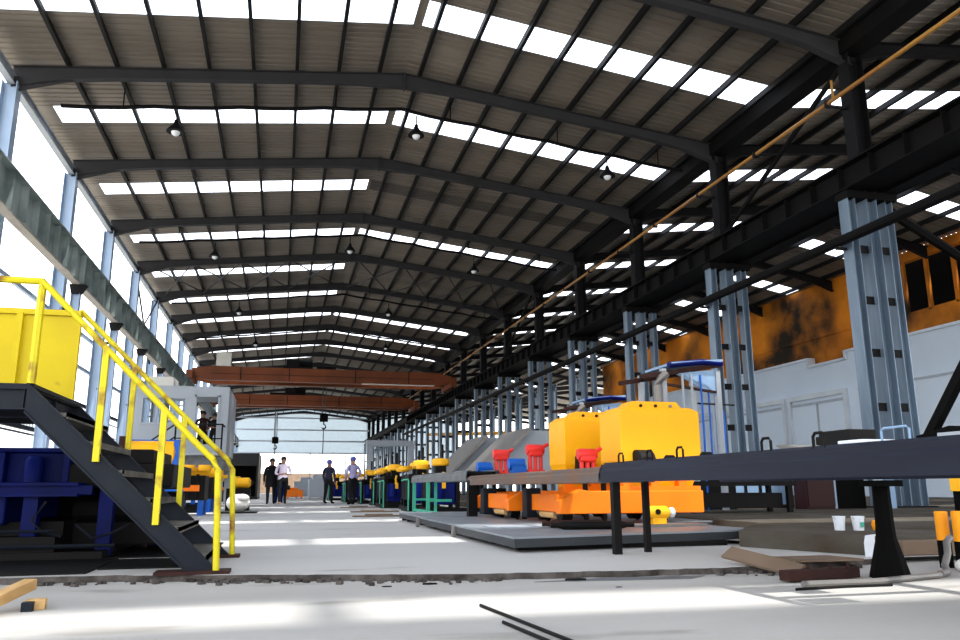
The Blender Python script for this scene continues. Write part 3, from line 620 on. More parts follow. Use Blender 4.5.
def person(loc, rz, label, top, bottom, stride=.18, arms='swing', hat=None, coat=False, scale=1., group=None, z_hat=None):
    t = thing('person', label, 'person', loc, group); t.rotation_euler = (0, 0, rz); t.scale = (scale * 1.15, scale * 1.15, scale)
    # faces +Y before rotation
    V = [(0, 0, .96), (0, -.01, 1.12), (0, -.01, 1.30), (0, 0, 1.46), (0, .01, 1.54), (0, .02, 1.64), (0, .015, 1.74)]
    R = [(.155, .11), (.145, .105), (.17, .115), (.09, .075), (.055, .055), (.085, .10), (.065, .08)]
    E = [(0, 1), (1, 2), (2, 3), (3, 4), (4, 5), (5, 6)]
    def chain(start, pts, rs):
        prev = start; ids = []
        for p, r in zip(pts, rs):
            V.append(p); R.append(r); E.append((prev, len(V) - 1)); prev = len(V) - 1; ids.append(prev)
        return ids
    for s in (-1, 1):
        f = s * stride
        chain(0, [(s * .10, .0, .88), (s * .105, f * .62 + .03, .50), (s * .105, f * .95 - (.03 if f < 0 else 0), .10), (s * .11, f * 1.0 + .02, .045), (s * .12, f + .17, .035)],
              [.10, .07, .048, .045, .035])
        if arms == 'swing': ap = [(s * .19, -.01, 1.42), (s * .25, -f * .5, 1.14), (s * .25, -f * .9 + .08, .90), (s * .25, -f * .95 + .10, .83)]
        elif arms == 'front': ap = [(s * .19, -.01, 1.42), (s * .25, .02, 1.14), (s * .13, .22, 1.12), (s * .06, .27, 1.13)]
        else: ap = [(s * .19, -.01, 1.42), (s * .29, -.06, 1.17), (s * .20, .10, 1.0), (s * .17, .14, .97)]
        ids = chain(2 if False else 3, ap, [.062, .048, .036, .030])
        w = Vector(ap[2]); h = Vector(ap[3]); d = (h - w).normalized(); side = d.cross(Vector((s, 0, 0)))
        if side.length < .2: side = Vector((0, 1, 0))
        side.normalize(); pn = d.cross(side).normalized()
        for q, ln in enumerate((.070, .082, .078, .060)):
            b = h + side * (.026 - .0175 * q) + d * .02; k1 = b + d * ln * .55 - pn * .006; k2 = k1 + d * ln * .40 - pn * .020
            chain(ids[3], [tuple(b), tuple(k1), tuple(k2)], [.011, .0095, .008])
        b = h + side * .03 - d * .015; chain(ids[3], [tuple(b + side * .018 + d * .02), tuple(b + side * .024 + d * .05)], [.0115, .009])
    mats = [bottom, top, M['skin'], M['black']]
    hem = .70 if coat else .98
    def pick(c):
        if c.z > 1.50 and abs(c.x) < .14: return 2
        if abs(c.x) > .165 and c.z < 1.5: pass
        hand = None
        if arms == 'swing' and abs(c.x) > .2 and c.z < .885: return 2
        if arms == 'front' and c.y > .20: return 2
        if arms == 'hips' and c.y > .085 and abs(c.x) > .12 and .9 < c.z < 1.04: return 2
        if c.z < .09: return 3
        if c.z < hem and not (abs(c.x) > .19 and c.z > .8): return 0
        return 1
    skinned('body', V, E, R, mats, pick, t)
    h = bpy.data.objects.new
    zt = 1.70
    mb = MB(); mb.v = []
    if hat:
        o = MB().sphere((0, .01, zt + .015), .103, 8, (1, 1.12, .95)).lathe([(.118, -.010), (.122, 0), (.10, .010)], (0, .025, zt + .0), 'Z', 18).build('hard_hat', hat, None, True)
    else:
        o = MB().sphere((0, -.012, zt + .02), .108, 8, (.92, 1.0, .95)).build('hair', M['hair'], None, True)
    o.parent = t
    o = MB().tube([(0, .10, 1.665), (0, .135, 1.635), (0, .11, 1.625)], [.010, .016, .008], 6).sphere((-.092, .01, 1.65), .028, 5, (.4, .8, 1.1)).sphere((.092, .01, 1.65), .028, 5, (.4, .8, 1.1)).build('nose_and_ears', M['skin'], None, True); o.parent = t
    o = MB().sphere((-.035, .104, 1.672), .012, 5).sphere((.035, .104, 1.672), .012, 5).build('eye', M['black'], None, True); o.parent = t
    if coat:
        o = MB().lathe([(.205, 0), (.20, .25), (.19, .45), (.20, .62), (.19, .70)], (0, 0, .66), 'Z', 18).build('long_coat', top, None, True); o.parent = t; o.scale = (1.05, .82, 1)
    return t
person((-.38, 34.0, 0), PI, 'man in a long black coat walking up the aisle', M['black_cloth'], M['black_cloth'], .10, 'swing', coat=True, scale=1.03)
person((.08, 33.6, 0), PI + .1, 'man in a pale lilac shirt and dark trousers walking up the aisle', M['shirt'], M['trous'], .14, 'front', scale=1.06)
person((2.72, 31.2, 0), .5, 'man in a blue lilac shirt standing with his back turned by the machines', M['shirt2'], M['trous'], .05, 'hips', hat=M['hat'], scale=1.02)
person((1.95, 33.8, 0), -.6, 'man in dark overalls and blue hard hat beside the machine row', M['jacket2'], M['trous'], .06, 'swing', hat=M['hat'], scale=1.0)
person((-.05, 36.0, 0), PI, 'person in blue clothes walking behind the two men', M['shirt2'], M['blue'], .12, 'swing', scale=.97)
person((-2.95, 31.0, 1.95), PI, 'person standing in the cabin doorway, coloured dark as a silhouette, left one', M['brownst'], M['trous'], .03, 'hips', scale=.85)  # silhouette darkness is put into the clothes colour
person((-2.52, 30.8, 1.95), PI - .3, 'person standing in the cabin doorway, coloured black as a silhouette, right one', M['black_cloth'], M['trous'], .03, 'front', scale=.80)  # clothes coloured black to read as a backlit silhouette

# ------------------------------------------------------------------ left machine row
def left_machine(x, y, lab):
    t = thing('forming_machine', lab, 'machine', (x, y, 0), 'machines left of the aisle')
    mb = MB(); mb.box(x - .9, x + .42, y - .5, y + .5, .35, .92); mb.box(x - .9, x + .3, y - .42, y + .42, .06, .2); mb.build('machine_frame', M['dark'], t)
    for dx, dy in ((.34, -.42), (-.78, -.42), (.34, .42), (-.3, -.42)): MB().box(x + dx - .06, x + dx + .06, y + dy - .06, y + dy + .06, 0, .72).build('leg', M['bblue'], t)
    mb = MB()
    for k in range(6): mb.tube([(x - .75 + k * .2, y - .52, .38), (x - .75 + k * .2, y - .52, .95)], .035, 6)
    mb.build('roller_spindle', M['dark'], t)
    mb = MB(); mb.box(x - .95, x + .5, y - .30, y - .12, 1.0, 1.1); mb.box(x - .6, x + .62, y + .1, y + .26, .94, 1.04); mb.build('yellow_arm', M['cap'], t, bevel=.02)
    mb = MB(); [mb.lathe([(.14, -.07), (.16, 0), (.14, .07)], (x - .7 + .36 * k, y - .4, 1.1), 'Z', 16) for k in range(4)]; mb.build('yellow_cap', M['cap'], t, True)
    MB().box(x - .25, x + .3, y - .56, y - .5, .56, .70).build('guard', M['orange'], t)
    return t
labs = ['black and blue forming machine with yellow arms nearest behind the stair', 'forming machine with yellow arms second from the stair',
        'forming machine with yellow arms third from the stair, before the cabin', 'forming machine with yellow arms beyond the cabin']
m0 = left_machine(-2.15, 20.2, labs[0])
for k, y in ((1, 23.0), (2, 25.9), (3, 37.5)): dup(m0, (-2.15 - (.05 * k), y, 0), labs[k])
t = thing('orange_tank', 'amber cylindrical tank lying on a blue frame behind the stair', 'tank', (-2.75, 18, 0))
MB().lathe([(.18, -.50), (.25, -.46), (.26, -.42), (.26, .42), (.25, .46), (.18, .50)], (-2.7, 18, 1.36), 'X', 24).build('tank_shell', M['hop'], t, True)
mb = MB(); mb.box(-3.3, -2.1, 17.75, 18.25, 1.0, 1.08); mb.box(-3.25, -3.15, 17.8, 18.2, 1.08, 1.3); mb.box(-2.25, -2.15, 17.8, 18.2, 1.08, 1.62); mb.box(-3.35, -2.1, 18.2, 18.26, 1.5, 1.66); mb.build('tank_frame', M['bblue'], t)
for x, y in ((-3.25, 17.8), (-2.15, 17.8), (-3.25, 18.2), (-2.15, 18.2)): MB().box(x - .05, x + .05, y - .05, y + .05, 0, 1.0).build('leg', M['dark'], t)
mb = MB(); mb.box(-3.32, -3.2, 17.7, 18.3, 1.1, 1.7); mb.build('end_bracket', M['brownst'], t)
t = thing('yellow_gas_bottle', 'short yellow cylinder lying at the aisle edge by the cabin', 'cylinder', (-1.0, 24, .7))
MB().lathe([(.08, -.28), (.15, -.22), (.15, .22), (.08, .28)], (-1.12, 24, .78), 'X', 16).build('shell', M['cap'], t, True); MB().lathe([(.05, 0), (.05, .1)], (-.86, 24, .78), 'X', 10).build('valve', M['dark'], t)
t2 = MB().box(-1.5, -.85, 23.7, 24.3, 0, .625).build('pedestal', M['dark'], at=(-1.1, 24, 0)); tag(t2, 'dark pedestal under the short yellow cylinder', 'pedestal')
mb = MB(); mb.sphere((-1.05, 21.6, .255), .30, 10, (1, .8, .75)); mb.sphere((-.95, 21.5, .375), .18, 8, (1, .9, .6)); o = mb.build('white_sack', M['sack'], at=(-1.05, 21.6, 0)); tag(o, 'white sack slumped on a dark board beside the aisle', 'sack')
o = MB().box(-1.5, -.55, 21.1, 22.0, 0, .03).build('dark_board', M['dark'], at=(-1, 21.6, 0)); tag(o, 'dark board on the aisle floor under the white sack', 'board')
# container
t = thing('steel_container', 'black steel container with an open front left of the walking men', 'container', (-2.2, 52, 0))
x0, x1, y0, y1 = -3.4, -1.35, 50, 56
mb = MB(); mb.box(x0, x0 + .08, y0, y1, .1, 2.75); mb.box(x0, x1, y0, y1, 2.68, 2.75); mb.box(x0, x1, y0, y1, .02, .12); mb.box(x0, x1, y1 - .08, y1, .1, 2.7); mb.box(x0, x1, y0, y0 + .08, 2.0, 2.7); mb.build('shell', M['container'], t)
mb = MB(); [mb.box(x1 - .08 - (.04 if k % 2 else 0), x1 - (.04 if k % 2 else 0), y0 + .3 * k, y0 + .3 * k + .3, .1, 2.7) for k in range(20)]; mb.build('side_wall', M['contside'], t)
mb = MB(); mb.box(x0, x0 + .12, y0 - .02, y0 + .1, 0, 2.76); mb.box(x1 - .12, x1, y0 - .02, y0 + .1, 0, 2.76); mb.build('corner_post', M['container'], t)

# ------------------------------------------------------------------ right machine row
def right_machine(x, y, lab, s=1.):
    t = thing('press_machine', lab, 'machine', (x, y, 0), 'yellow capped machines right of the aisle')
    mb = MB(); mb.box(x - .28, x + .30, y - .45, y + .1, .20, .74); mb.lathe([(.15, 0), (.15, .42)], (x - .12, y - .42, .34), 'Z', 16); mb.build('machine_body', M['blue'], t, bevel=.03)
    mb = MB(); mb.box(x - .45, x + .6, y - .5, y + .6, 0, .12); [mb.box(x + a * .36 - .05, x + a * .36 + .05, y + b * .42 - .05, y + b * .42 + .05, .1, .95) for a in (-1, 1) for b in (-1, 1)]; mb.box(x - .4, x + .5, y - .1, y + .5, .3, .9); mb.build('base_frame', M['dark'], t)
    mb = MB(); mb.box(x - .13, x + .13, y - .13, y + .13, .78, 1.20); mb.box(x - .40, x + .42, y - .48, y + .5, .90, .98); mb.build('column', M['dark'], t)
    mb = MB(); mb.lathe([(.20, 1.17), (.23, 1.20), (.23, 1.31), (.20, 1.35), (.08, 1.37)], (x, y, 0), 'Z', 24); mb.build('yellow_cap', M['cap'], t, True)
    MB().lathe([(.17, 1.10), (.19, 1.12), (.19, 1.2), (.17, 1.22)], (x - .36, y + .55, 0), 'Z', 20).build('small_cap', M['cap'], t, True)
    MB().tube([(x - .02, y - .5, 1.0), (x - .05, y - .52, .88), (x - .02, y - .52, .76)], .03, 6).box(x - .08, x + .03, y - .56, y - .50, .60, .78).build('yellow_hook', M['cap'], t)
    MB().tube([(x - .42, y - .5, .02), (x - .42, y - .5, .80), (x - .42, y - .46, .84), (x - .42, y + .3, .84)], .022, 8).build('guard_rail', M['green'], t)
    MB().lathe([(.035, 1.36), (.035, 1.72)], (x + .05, y, 0), 'Z', 8).build('spindle', M['dark'], t)
    return t
pos = [(4.0, 20.1), (3.75, 21.6), (3.95, 23.4), (3.55, 25.3), (3.7, 27.4), (3.75, 29.8), (3.6, 33.0), (3.2, 36.0), (3.35, 39.0), (2.9, 43.0)]
m0 = None
for k, (x, y) in enumerate(pos):
    lab = 'blue machine with round yellow cap right of the aisle, %s from the conveyor end' % (['first'] + ORD[1:])[k]
    if k == 0: m0 = right_machine(x, y, lab)
    else: dup(m0, (x, y, 0), lab)
# grey portal frame above the far machines
t = thing('portal_frame', 'pale grey portal frame standing over the far right machines', 'frame', (4.6, 40, 0))
mb = MB(); mb.box(4.1, 6.6, 39.8, 40.2, 2.72, 3.0); mb.build('cross_beam', M['cab'], t)
for x in (4.3, 6.4): MB().box(x - .15, x + .15, 39.85, 40.15, 0, 2.72).build('leg', M['cab'], t)
# bundle of clutter further down
for (x, y, sx, sy, sz, m, lab, cat) in ((2.2, 48, .6, .6, 1.15, 'cab', 'blue grey machine block at the far end of the right row', 'machine'), (.9, 52, .5, .4, .55, 'orange', 'small orange crate on the floor near the far door', 'crate'),
                                       (1.9, 55, 1.0, .8, 1.1, 'nband', 'pale stack of equipment near the far door', 'equipment'), (.5, 62, .5, .5, .7, 'dark', 'dark crate far down the aisle behind the walking men', 'crate')):
    mb = MB(); mb.box(x - sx, x + sx, y - sy, y + sy, .12, sz); mb.box(x - sx * .6, x + sx * .4, y - sy * .6, y + sy * .6, sz, sz * 1.25); [mb.box(x + a * sx * .85 - .06, x + a * sx * .85 + .06, y - sy, y + sy, 0, .12) for a in (-1, 1)]
    o = mb.build(cat + '_block' if cat == 'equipment' else 'far_' + cat, M[m], at=(x, y, 0), bevel=.03); tag(o, lab, cat)

# ------------------------------------------------------------------ conveyor tables (long rail tables along the aisle)
def table(y0, y1, m, legs, lab, zt, hgt, zl_=None, wid=1.3, legm=None, x=3.0):
    t = thing('conveyor_table', lab, 'table', (x + wid / 2, (y0 + y1) / 2, 0))
    for xx, sg in ((x, 1), (x + wid, -1)):
        mb = MB(); h = hgt
        mb.prism([(xx, zt - h), (xx + sg * .015, zt - h), (xx + sg * .015, zt - .02), (xx + sg * .10, zt - .02), (xx + sg * .10, zt), (xx + sg * .05, zt), (xx, zt - h * .45)], y0, y1)
        mb.build('side_rail', m, t)
    y = y0 + .2
    while y < y1 - .1: MB().lathe([(.045, .02), (.045, wid - .04)], (x, y, zt - .06), 'X', 10).build('roller', M['dark'], t); y += .45
    for (lx, ly, w, mm) in legs: MB().box(lx - w, lx + w, ly - w, ly + w, (.152 if 7.2 < ly < 15.3 else 0) if ly > 5.9 else -.045, zt - hgt * .5).build('leg', M[mm], t)
    return t
tn = table(2.0, 7.15, M['table'], ((3.04, 6.9, .036, 'dark'), (3.42, 7.05, .028, 'dark'), (3.05, 2.2, .05, 'dark'), (4.2, 2.2, .05, 'dark')), 'long slate steel conveyor table running out of frame at right', .835, .185)
tm = table(7.2, 12.8, M['rustytop'], ((3.06, 12.7, .075, 'dark'), (3.55, 11.4, .03, 'dark')), 'rusty conveyor table in front of the orange carts', .80, .15, wid=.6)
tb = table(12.9, 18.6, M['greytop'], ((3.04, 18.4, .035, 'green'), (3.04, 16.6, .035, 'green'), (3.55, 18.4, .03, 'green'), (3.55, 14.0, .03, 'dark')), 'grey conveyor table with green legs beyond the carts', .90, .17, wid=.6)
mb = MB(); mb.bar((3.05, 18.4, .12), (3.05, 15.5, .12), .04, .05); mb.bar((3.05, 18.4, .35), (3.55, 18.4, .35), .04, .05); mb.bar((3.05, 16.6, .35), (3.55, 16.6, .35), .04, .05); mb.build('stretcher', M['green'], tb)
# lifting handles on the near table
for k, (y, z) in enumerate(((6.76, .835), (6.17, .835), (5.64, .835), (4.49, .835), (3.97, .835))):
    mb = MB(); w = .05; h = .075
    mb.tube([(3.05, y - w, z - .02), (3.05, y - w, z + h - .02), (3.05, y - w + .02, z + h), (3.05, y + w - .02, z + h), (3.05, y + w, z + h - .02), (3.05, y + w, z - .02)], .010, 6)
    mb.build('lifting_handle', M['dark'], tn)
for k, y in enumerate((6.5, 6.1, 5.5)):
    MB().lathe([(.07, -.03), (.07, .03)], (3.2, y, .80), 'X', 16).build('roller_end', M['dark'], tn)
# things lying on the near table
o = MB().prism([(4.20, .836), (4.42, .836), (4.46, .865), (4.36, .862)], 3.10, 3.33, 'X'); o = o.build('wedge_plate', M['tube'], at=(3.2, 4.3, .836)); tag(o, 'pale wedge-shaped plate lying on the slate table', 'plate')
o = MB().box(3.12, 3.45, 3.70, 3.90, .836, .858).build('white_board', M['plastic'], at=(3.3, 3.7, .836), bevel=.004); tag(o, 'flat white board lying on the slate table by the near column', 'board')
mb = MB(); mb.tube([(3.2, 3.64, .836), (3.2, 3.64, .90), (3.2, 3.62, .912), (3.2, 3.46, .914), (3.2, 3.44, .90), (3.2, 3.44, .836)], .007, 6); o = mb.build('tube_handle', M['lblue'], at=(3.2, 3.45, .83)); tag(o, 'bent pale tube handle standing on the slate table', 'handle')
mb = MB(); mb.box(3.35, 3.55, 4.08, 4.36, .836, .945); mb.box(3.40, 3.5, 4.36, 4.46, .836, .92); o = mb.build('tool_box', M['dark'], at=(3.5, 4.2, .836), bevel=.006); tag(o, 'small black tool box on the slate table behind the handle', 'box')
mb = MB(); mb.bar((3.3, 3.42, .85), (3.3, 3.12, 1.21), .045, .045); mb.bar((3.3, 3.46, .836), (3.3, 3.24, .875), .08, .05); o = mb.build('black_bar', M['black'], at=(3.16, 3.2, .84)); tag(o, 'black bar leaning up from the slate table at right edge', 'bar')
o = MB().box(3.14, 3.45, 2.7, 3.2, .836, .858).build('grey_tray', M['cab'], at=(3.25, 2.95, .836)); tag(o, 'flat grey tray on the slate table at right edge', 'tray')
# black pedestal with flared foot
t = thing('flared_pedestal', 'black pedestal with a flared foot beneath the slate table', 'pedestal', (4.3, 4.96, -.045))
MB().lathe([(.14, -.045), (.135, -.02), (.068, .24), (.062, .38), (.06, .60)], (4.3, 4.96, 0), 'Z', 8).build('pillar', M['black'], t)
MB().box(4.19, 4.41, 4.86, 5.06, .60, .645).build('head_plate', M['black'], t)

# ------------------------------------------------------------------ low steel platform
t = thing('deck_platform', 'low blue grey steel plate platform under the orange carts', 'platform', (3.6, 11, 0))
def plat(x0, x1, y0, y1, z0=.05, z1=.15, sk=0):
    MB().prism([(x0, y0), (x1, y0 + sk), (x1, y1), (x0, y1)], z1 - .02, z1, 'Z').build('deck_plate', M['plate'], t)
    return MB().prism([(x0 + .01, y0 + .01), (x1 - .01, y0 + sk + .01), (x1 - .01, y1 - .01), (x0 + .01, y1 - .01)], z0, z1 - .02, 'Z')
plat(2.15, 5.1, 7.25, 9.9, sk=.55).build('edge_beam', M['edgeb'], t)
plat(2.18, 5.8, 9.92, 12.6).build('edge_beam', M['edgeb'], t)
plat(2.25, 5.8, 12.62, 15.4).build('edge_beam', M['edgeb'], t)
mb = MB(); [mb.box(2.3, 4.6, y, y + .12, 0, .05) for y in (7.6, 8.6, 9.6, 10.8, 12, 13.2, 14.6, 15.2)]; mb.build('sleeper', M['dark'], t)
mb = MB()
for y in (9.9, 12.6): mb.box(2.12, 2.17, y - .03, y + .03, 0, .148)
mb.build('joint_bracket', M['tube'], t)
o = MB().box(2.4, 3.3, 8.75, 9.35, .152, .162, rz=.05).build('pale_sheet', M['cab'], at=(2.9, 9.0, .15)); tag(o, 'pale steel sheet lying on the low platform', 'sheet')
for k, (x, y, dx, dy, lab) in enumerate(((3.35, 8.25, .75, -.1, 'nearer rusty roller lying on the low platform'), (3.3, 8.6, .62, -.15, 'farther rusty roller lying on the low platform'))):
    mb = MB(); d = Vector((dx, dy, 0)); p = Vector((x, y, .197)); mb.tube([p - d * .5, p - d * .42, p + d * .42, p + d * .5], [.03, .045, .045, .03], 12); mb.tube([p - d * .62, p + d * .62], .025, 8)
    o = mb.build('rusty_roller', M['brownst'] if k else M['dark'], at=(x, y, .15), smooth=True); tag(o, lab, 'roller')
o = MB().box(4.0, 5.0, 8.55, 8.75, .152, .175, rz=.25).build('flat_bar', M['tube'], at=(4.5, 8.6, .15)); tag(o, 'pale flat bar lying on the platform by the yellow motor', 'bar')
t = thing('yellow_motor', 'small yellow motor on the low platform under the cart', 'motor', (4.45, 8.95, .15))
mb = MB(); mb.lathe([(.05, -.16), (.08, -.14), (.08, .10), (.05, .14)], (4.5, 8.95, .30), 'X', 16); mb.box(4.40, 4.58, 8.89, 9.01, .15, .24); mb.build('housing', M['cap'], t, True)
MB().lathe([(.03, 0), (.06, .02), (.06, .06), (.03, .08)], (4.64, 8.95, .30), 'X', 12).build('pulley', M['plastic'], t); MB().lathe([(.035, 0), (.035, .02)], (4.46, 8.86, .31), 'Y', 10).build('cap', M['dark'], t)

# ------------------------------------------------------------------ hopper carts
def cart(x, y, lab):
    t = thing('hopper_cart', lab, 'cart', (x, y, .15), 'amber hopper carts')
    # hopper: straight upper box with chamfered corners, tapering below
    hx0, hx1, hy0, hy1 = x + .95, x + 2.12, y + .2, y + .9
    mb = MB(); zb, zm, zt = .62, .95, 1.585
    ch = .17
    def ring(z, i, c): return [(hx0 + i + c, hy0 + i, z), (hx1 - i - c, hy0 + i, z), (hx1 - i, hy0 + i + c, z), (hx1 - i, hy1 - i - c, z), (hx1 - i - c, hy1 - i, z), (hx0 + i + c, hy1 - i, z), (hx0 + i, hy1 - i - c, z), (hx0 + i, hy0 + i + c, z)]
    rs = [ring(zb, .10, .01), ring(zm, 0, .01), ring(zt + .02, 0, .01), ring(zt + .08, .06, .05)]
    vs = [v for r_ in rs for v in r_]; fs = [(i * 8 + k, i * 8 + (k + 1) % 8, (i + 1) * 8 + (k + 1) % 8, (i + 1) * 8 + k) for i in range(3) for k in range(8)]
    fs += [tuple(range(8))[::-1], tuple(24 + k for k in range(8))]
    mb.add(vs, fs)
    hp = mb.build('hopper', M['hop'], t)
    mb = MB(); mb.prism([(hx0 + .10, zt + .05), (hx1 - .20, zt + .05), (hx1 - .30, zt + .16), (hx0 + .22, zt + .16)], hy0 + .07, hy0 + .40); mb.build('lid', M['hop'], hp)
    for k, xx in enumerate((.36, .58, .80)): MB().lathe([(.022, -.02), (.022, 0)], (hx0 + xx - .02, hy0 + .07, zt + .10), 'Y', 10).build('bolt_hole', M['brownst'] if k < 2 else M['tube'], hp)
    mb = MB()
    mb.prism([(hx0 - .42, .86), (hx0 - .30, .88), (hx0 - .10, 1.0), (hx0 - .0, .98), (hx0, .4), (hx0 - .4, .4)], hy0 + .75, hy0 + 1.0) if False else None
    mb.lathe([(.16, -.12), (.19, -.1), (.19, .1), (.16, .12)], (hx0 + .28, hy0 - .05, .90), 'X', 18); mb.build('drive_wheel', M['dark'], t, True)
    # chassis
    mb = MB()
    mb.prism([(x, .28), (x + 2.0, .28), (x + 2.0, .56), (x + .40, .56), (x + .28, .58), (x, .44)], y, y + .16)
    mb.box(x + .02, x + .20, y + .16, y + 1.3, .30, .52); mb.box(x + 1.82, x + 2.0, y + .16, y + 1.3, .30, .52); mb.box(x, x + 2.0, y + 1.25, y + 1.4, .28, .54); mb.box(x + .2, x + 1.82, y + .7, y + .85, .3, .5)
    mb.build('chassis', M['orange'], t, bevel=.012)
    mb = MB(); [mb.box(x + a, x + a + .12, y + .18, y + .34, .32, .70) for a in (.95, 1.35, 1.75)]; mb.prism([(x + .9, .5), (x + 2.05, .5), (x + 2.05, .62), (x + .9, .62)], y + .16, y + .4); mb.build('support_rib', M['orange'], t)
    for dx, dy in ((.16, .30), (.16, 1.1), (1.5, .30), (1.5, 1.1)):
        w = MB().lathe([(.05, -.07), (.13, -.06), (.13, .05), (.15, .055), (.15, .07), (.05, .075)], (x + dx, y + dy, .30), 'X', 20).build('wheel', M['dark'], t, True)
        MB().lathe([(.045, -.09), (.045, .09)], (x + dx, y + dy, .30), 'X', 10).build('hub', M['tube'], w)
    MB().tube([(x + .1, y + .42, .26), (x + .1, y + .98, .26)], .05, 10).build('axle_tube', M['wood'], t)
    mb = MB(); mb.box(x - .06, x + .16, y + 1.2, y + 1.4, .20, .60); mb.build('gear_motor', M['stair'], t, bevel=.015)
    return t
c1 = cart(3.39, 9.4, 'nearer amber hopper on an orange wheeled cart, the larger in view')
c2_ = dup(c1, (3.17, 10.95, .15), 'farther amber hopper on an orange wheeled cart, half hidden')
mb = MB(); mb.prism([(3.24, .27), (5.2, .27), (5.2, .55), (3.60, .55), (3.50, .56), (3.24, .44)], 13.2, 13.36); mb.box(3.42, 3.58, 12.56, 13.2, .30, .50)
t = thing('rail_trolley', 'orange low trolley farthest along the platform behind the carts', 'trolley', (4.2, 13.2, .15)); mb.build('chassis', M['orange'], t, bevel=.012)
for yy in (12.85, 13.5): 
    for xx in (3.56, 5.0): MB().lathe([(.05, -.07), (.13, -.06), (.13, .05), (.15, .055), (.15, .07), (.05, .075)], (xx, yy, .30), 'X', 20).build('wheel', M['dark'], t, True)
MB().tube([(3.5, 12.42, .26), (3.5, 13.4, .26)], .045, 10).build('axle_tube', M['wood'], t)
MB().box(3.34, 3.56, 12.40, 12.56, .17, .60).build('gear_motor', M['dark'], t, bevel=.015)
def valve(x, y, z, lab, s=1., blue=True):
    t = thing('valve_actuator', lab, 'valve', (x, y, z), 'red valves along the carts')
    MB().box(x - .13 * s, x + .12 * s, y - .08 * s, y + .08 * s, z + .26 * s, z + .42 * s).build('gearbox', M['red'], t, bevel=.03 * s)
    MB().lathe([(.075 * s, -.15 * s), (.085 * s, -.13 * s), (.085 * s, .12 * s), (.07 * s, .14 * s)], (x, y, z + .37 * s), 'X', 16).build('head', M['red'], t, True)
    MB().tube([(x + .08 * s, y, z + .38 * s), (x + .22 * s, y, z + .46 * s)], .03 * s, 8).build('lever', M['red'], t)
    for a in (-.09, 0, .09): MB().tube([(x + a * s, y, z + .02), (x + a * s, y, z + .30 * s)], .034 * s, 8).build('leg', M['red'], t)
    MB().box(x - .14 * s, x + .14 * s, y - .08 * s, y + .08 * s, z, z + .05 * s).build('base', M['red'], t)
    if blue:
        mb = MB(); mb.lathe([(.09 * s, -.14 * s), (.09 * s, .12 * s)], (x - .30 * s, y + .05, z + .14 * s), 'X', 16); mb.box(x - .40 * s, x - .16 * s, y - .03, y + .13, z, z + .12 * s); mb.build('motor', M['bblue'], t)
    return t
# shelf carrying the valves beside the hoppers
t = thing('valve_stand', 'dark stand carrying the red valves between the carts', 'stand', (3.75, 11.5, .15))
mb = MB(); mb.box(3.64, 4.18, 11.85, 15.2, .80, .84); mb.build('shelf', M['dark'], t)
for x, y in ((3.74, 12.0), (4.08, 12.0), (3.74, 15.05), (4.08, 15.05)): MB().box(x - .03, x + .03, y - .03, y + .03, .15, .80).build('leg', M['dark'], t)
valve(4.0, 12.2, .84, 'red valve with blue motor left of the farther hopper', 1.0)
valve(4.04, 14.4, .84, 'red valve with blue motor, farthest along the carts', 1.05)
t = thing('valve_stand', 'small dark stand with a red valve left of the nearer hopper', 'stand', (4.0, 10.0, .15))
MB().box(3.86, 4.2, 9.75, 10.15, .66, .70).build('shelf', M['dark'], t); [MB().box(x - .025, x + .025, 9.78, 9.84, .15, .66).build('leg', M['dark'], t) for x in (3.9, 4.16)]
valve(4.0, 9.95, .70, 'red three-legged valve left of the nearer hopper', .92, False)

# ------------------------------------------------------------------ grey chutes behind the far conveyor
def chute(x, y, w, lab, z0=1.05, z1=2.05):
    t = thing('sheet_chute', lab, 'chute', (x, y, ZL), 'sloping grey chutes')
    MB().prism([(x, z0), (x + w, z0), (x + w, z1), (x + w * .62, z1)], y, y + 2.2).build('hopper_body', M['cab'], t)
    MB().prism([(x - .06, z0), (x, z0 - .02), (x + w * .62, z1 - .02), (x + w * .60, z1 + .06)], y - .35, y + 2.3).build('slope_plate', M['tube'], t)
    for xx, yy in ((x + .1, y + .05), (x + w - .1, y + .05), (x + w - .1, y + 2.1)): MB().box(xx - .04, xx + .04, yy - .04, yy + .04, ZL if xx > 5.9 else 0, z0).build('leg', M['cab'], t)
chute(5.0, 19.2, 1.75, 'grey sloping sheet chute behind the farther hopper')
chute(4.7, 22.2, 1.7, 'smaller grey sloping chute further back beside the conveyor end')
# yellow guard pipe far back
t = thing('yellow_rail', 'long sloping yellow pipe rail far behind the right columns', 'rail', (15, 60, ZL))
MB().tube([(15, 46, 3.95), (15, 82, 6.2)], .14, 8).build('pipe_run', M['cap'], t)
for (x, y, z) in ((15, 46.1, 3.9), (15, 64, 5.0), (15, 81.8, 6.1)): MB().tube([(x, y, ZL), (x, y, z)], .06, 8).build('post', M['cap'], t)

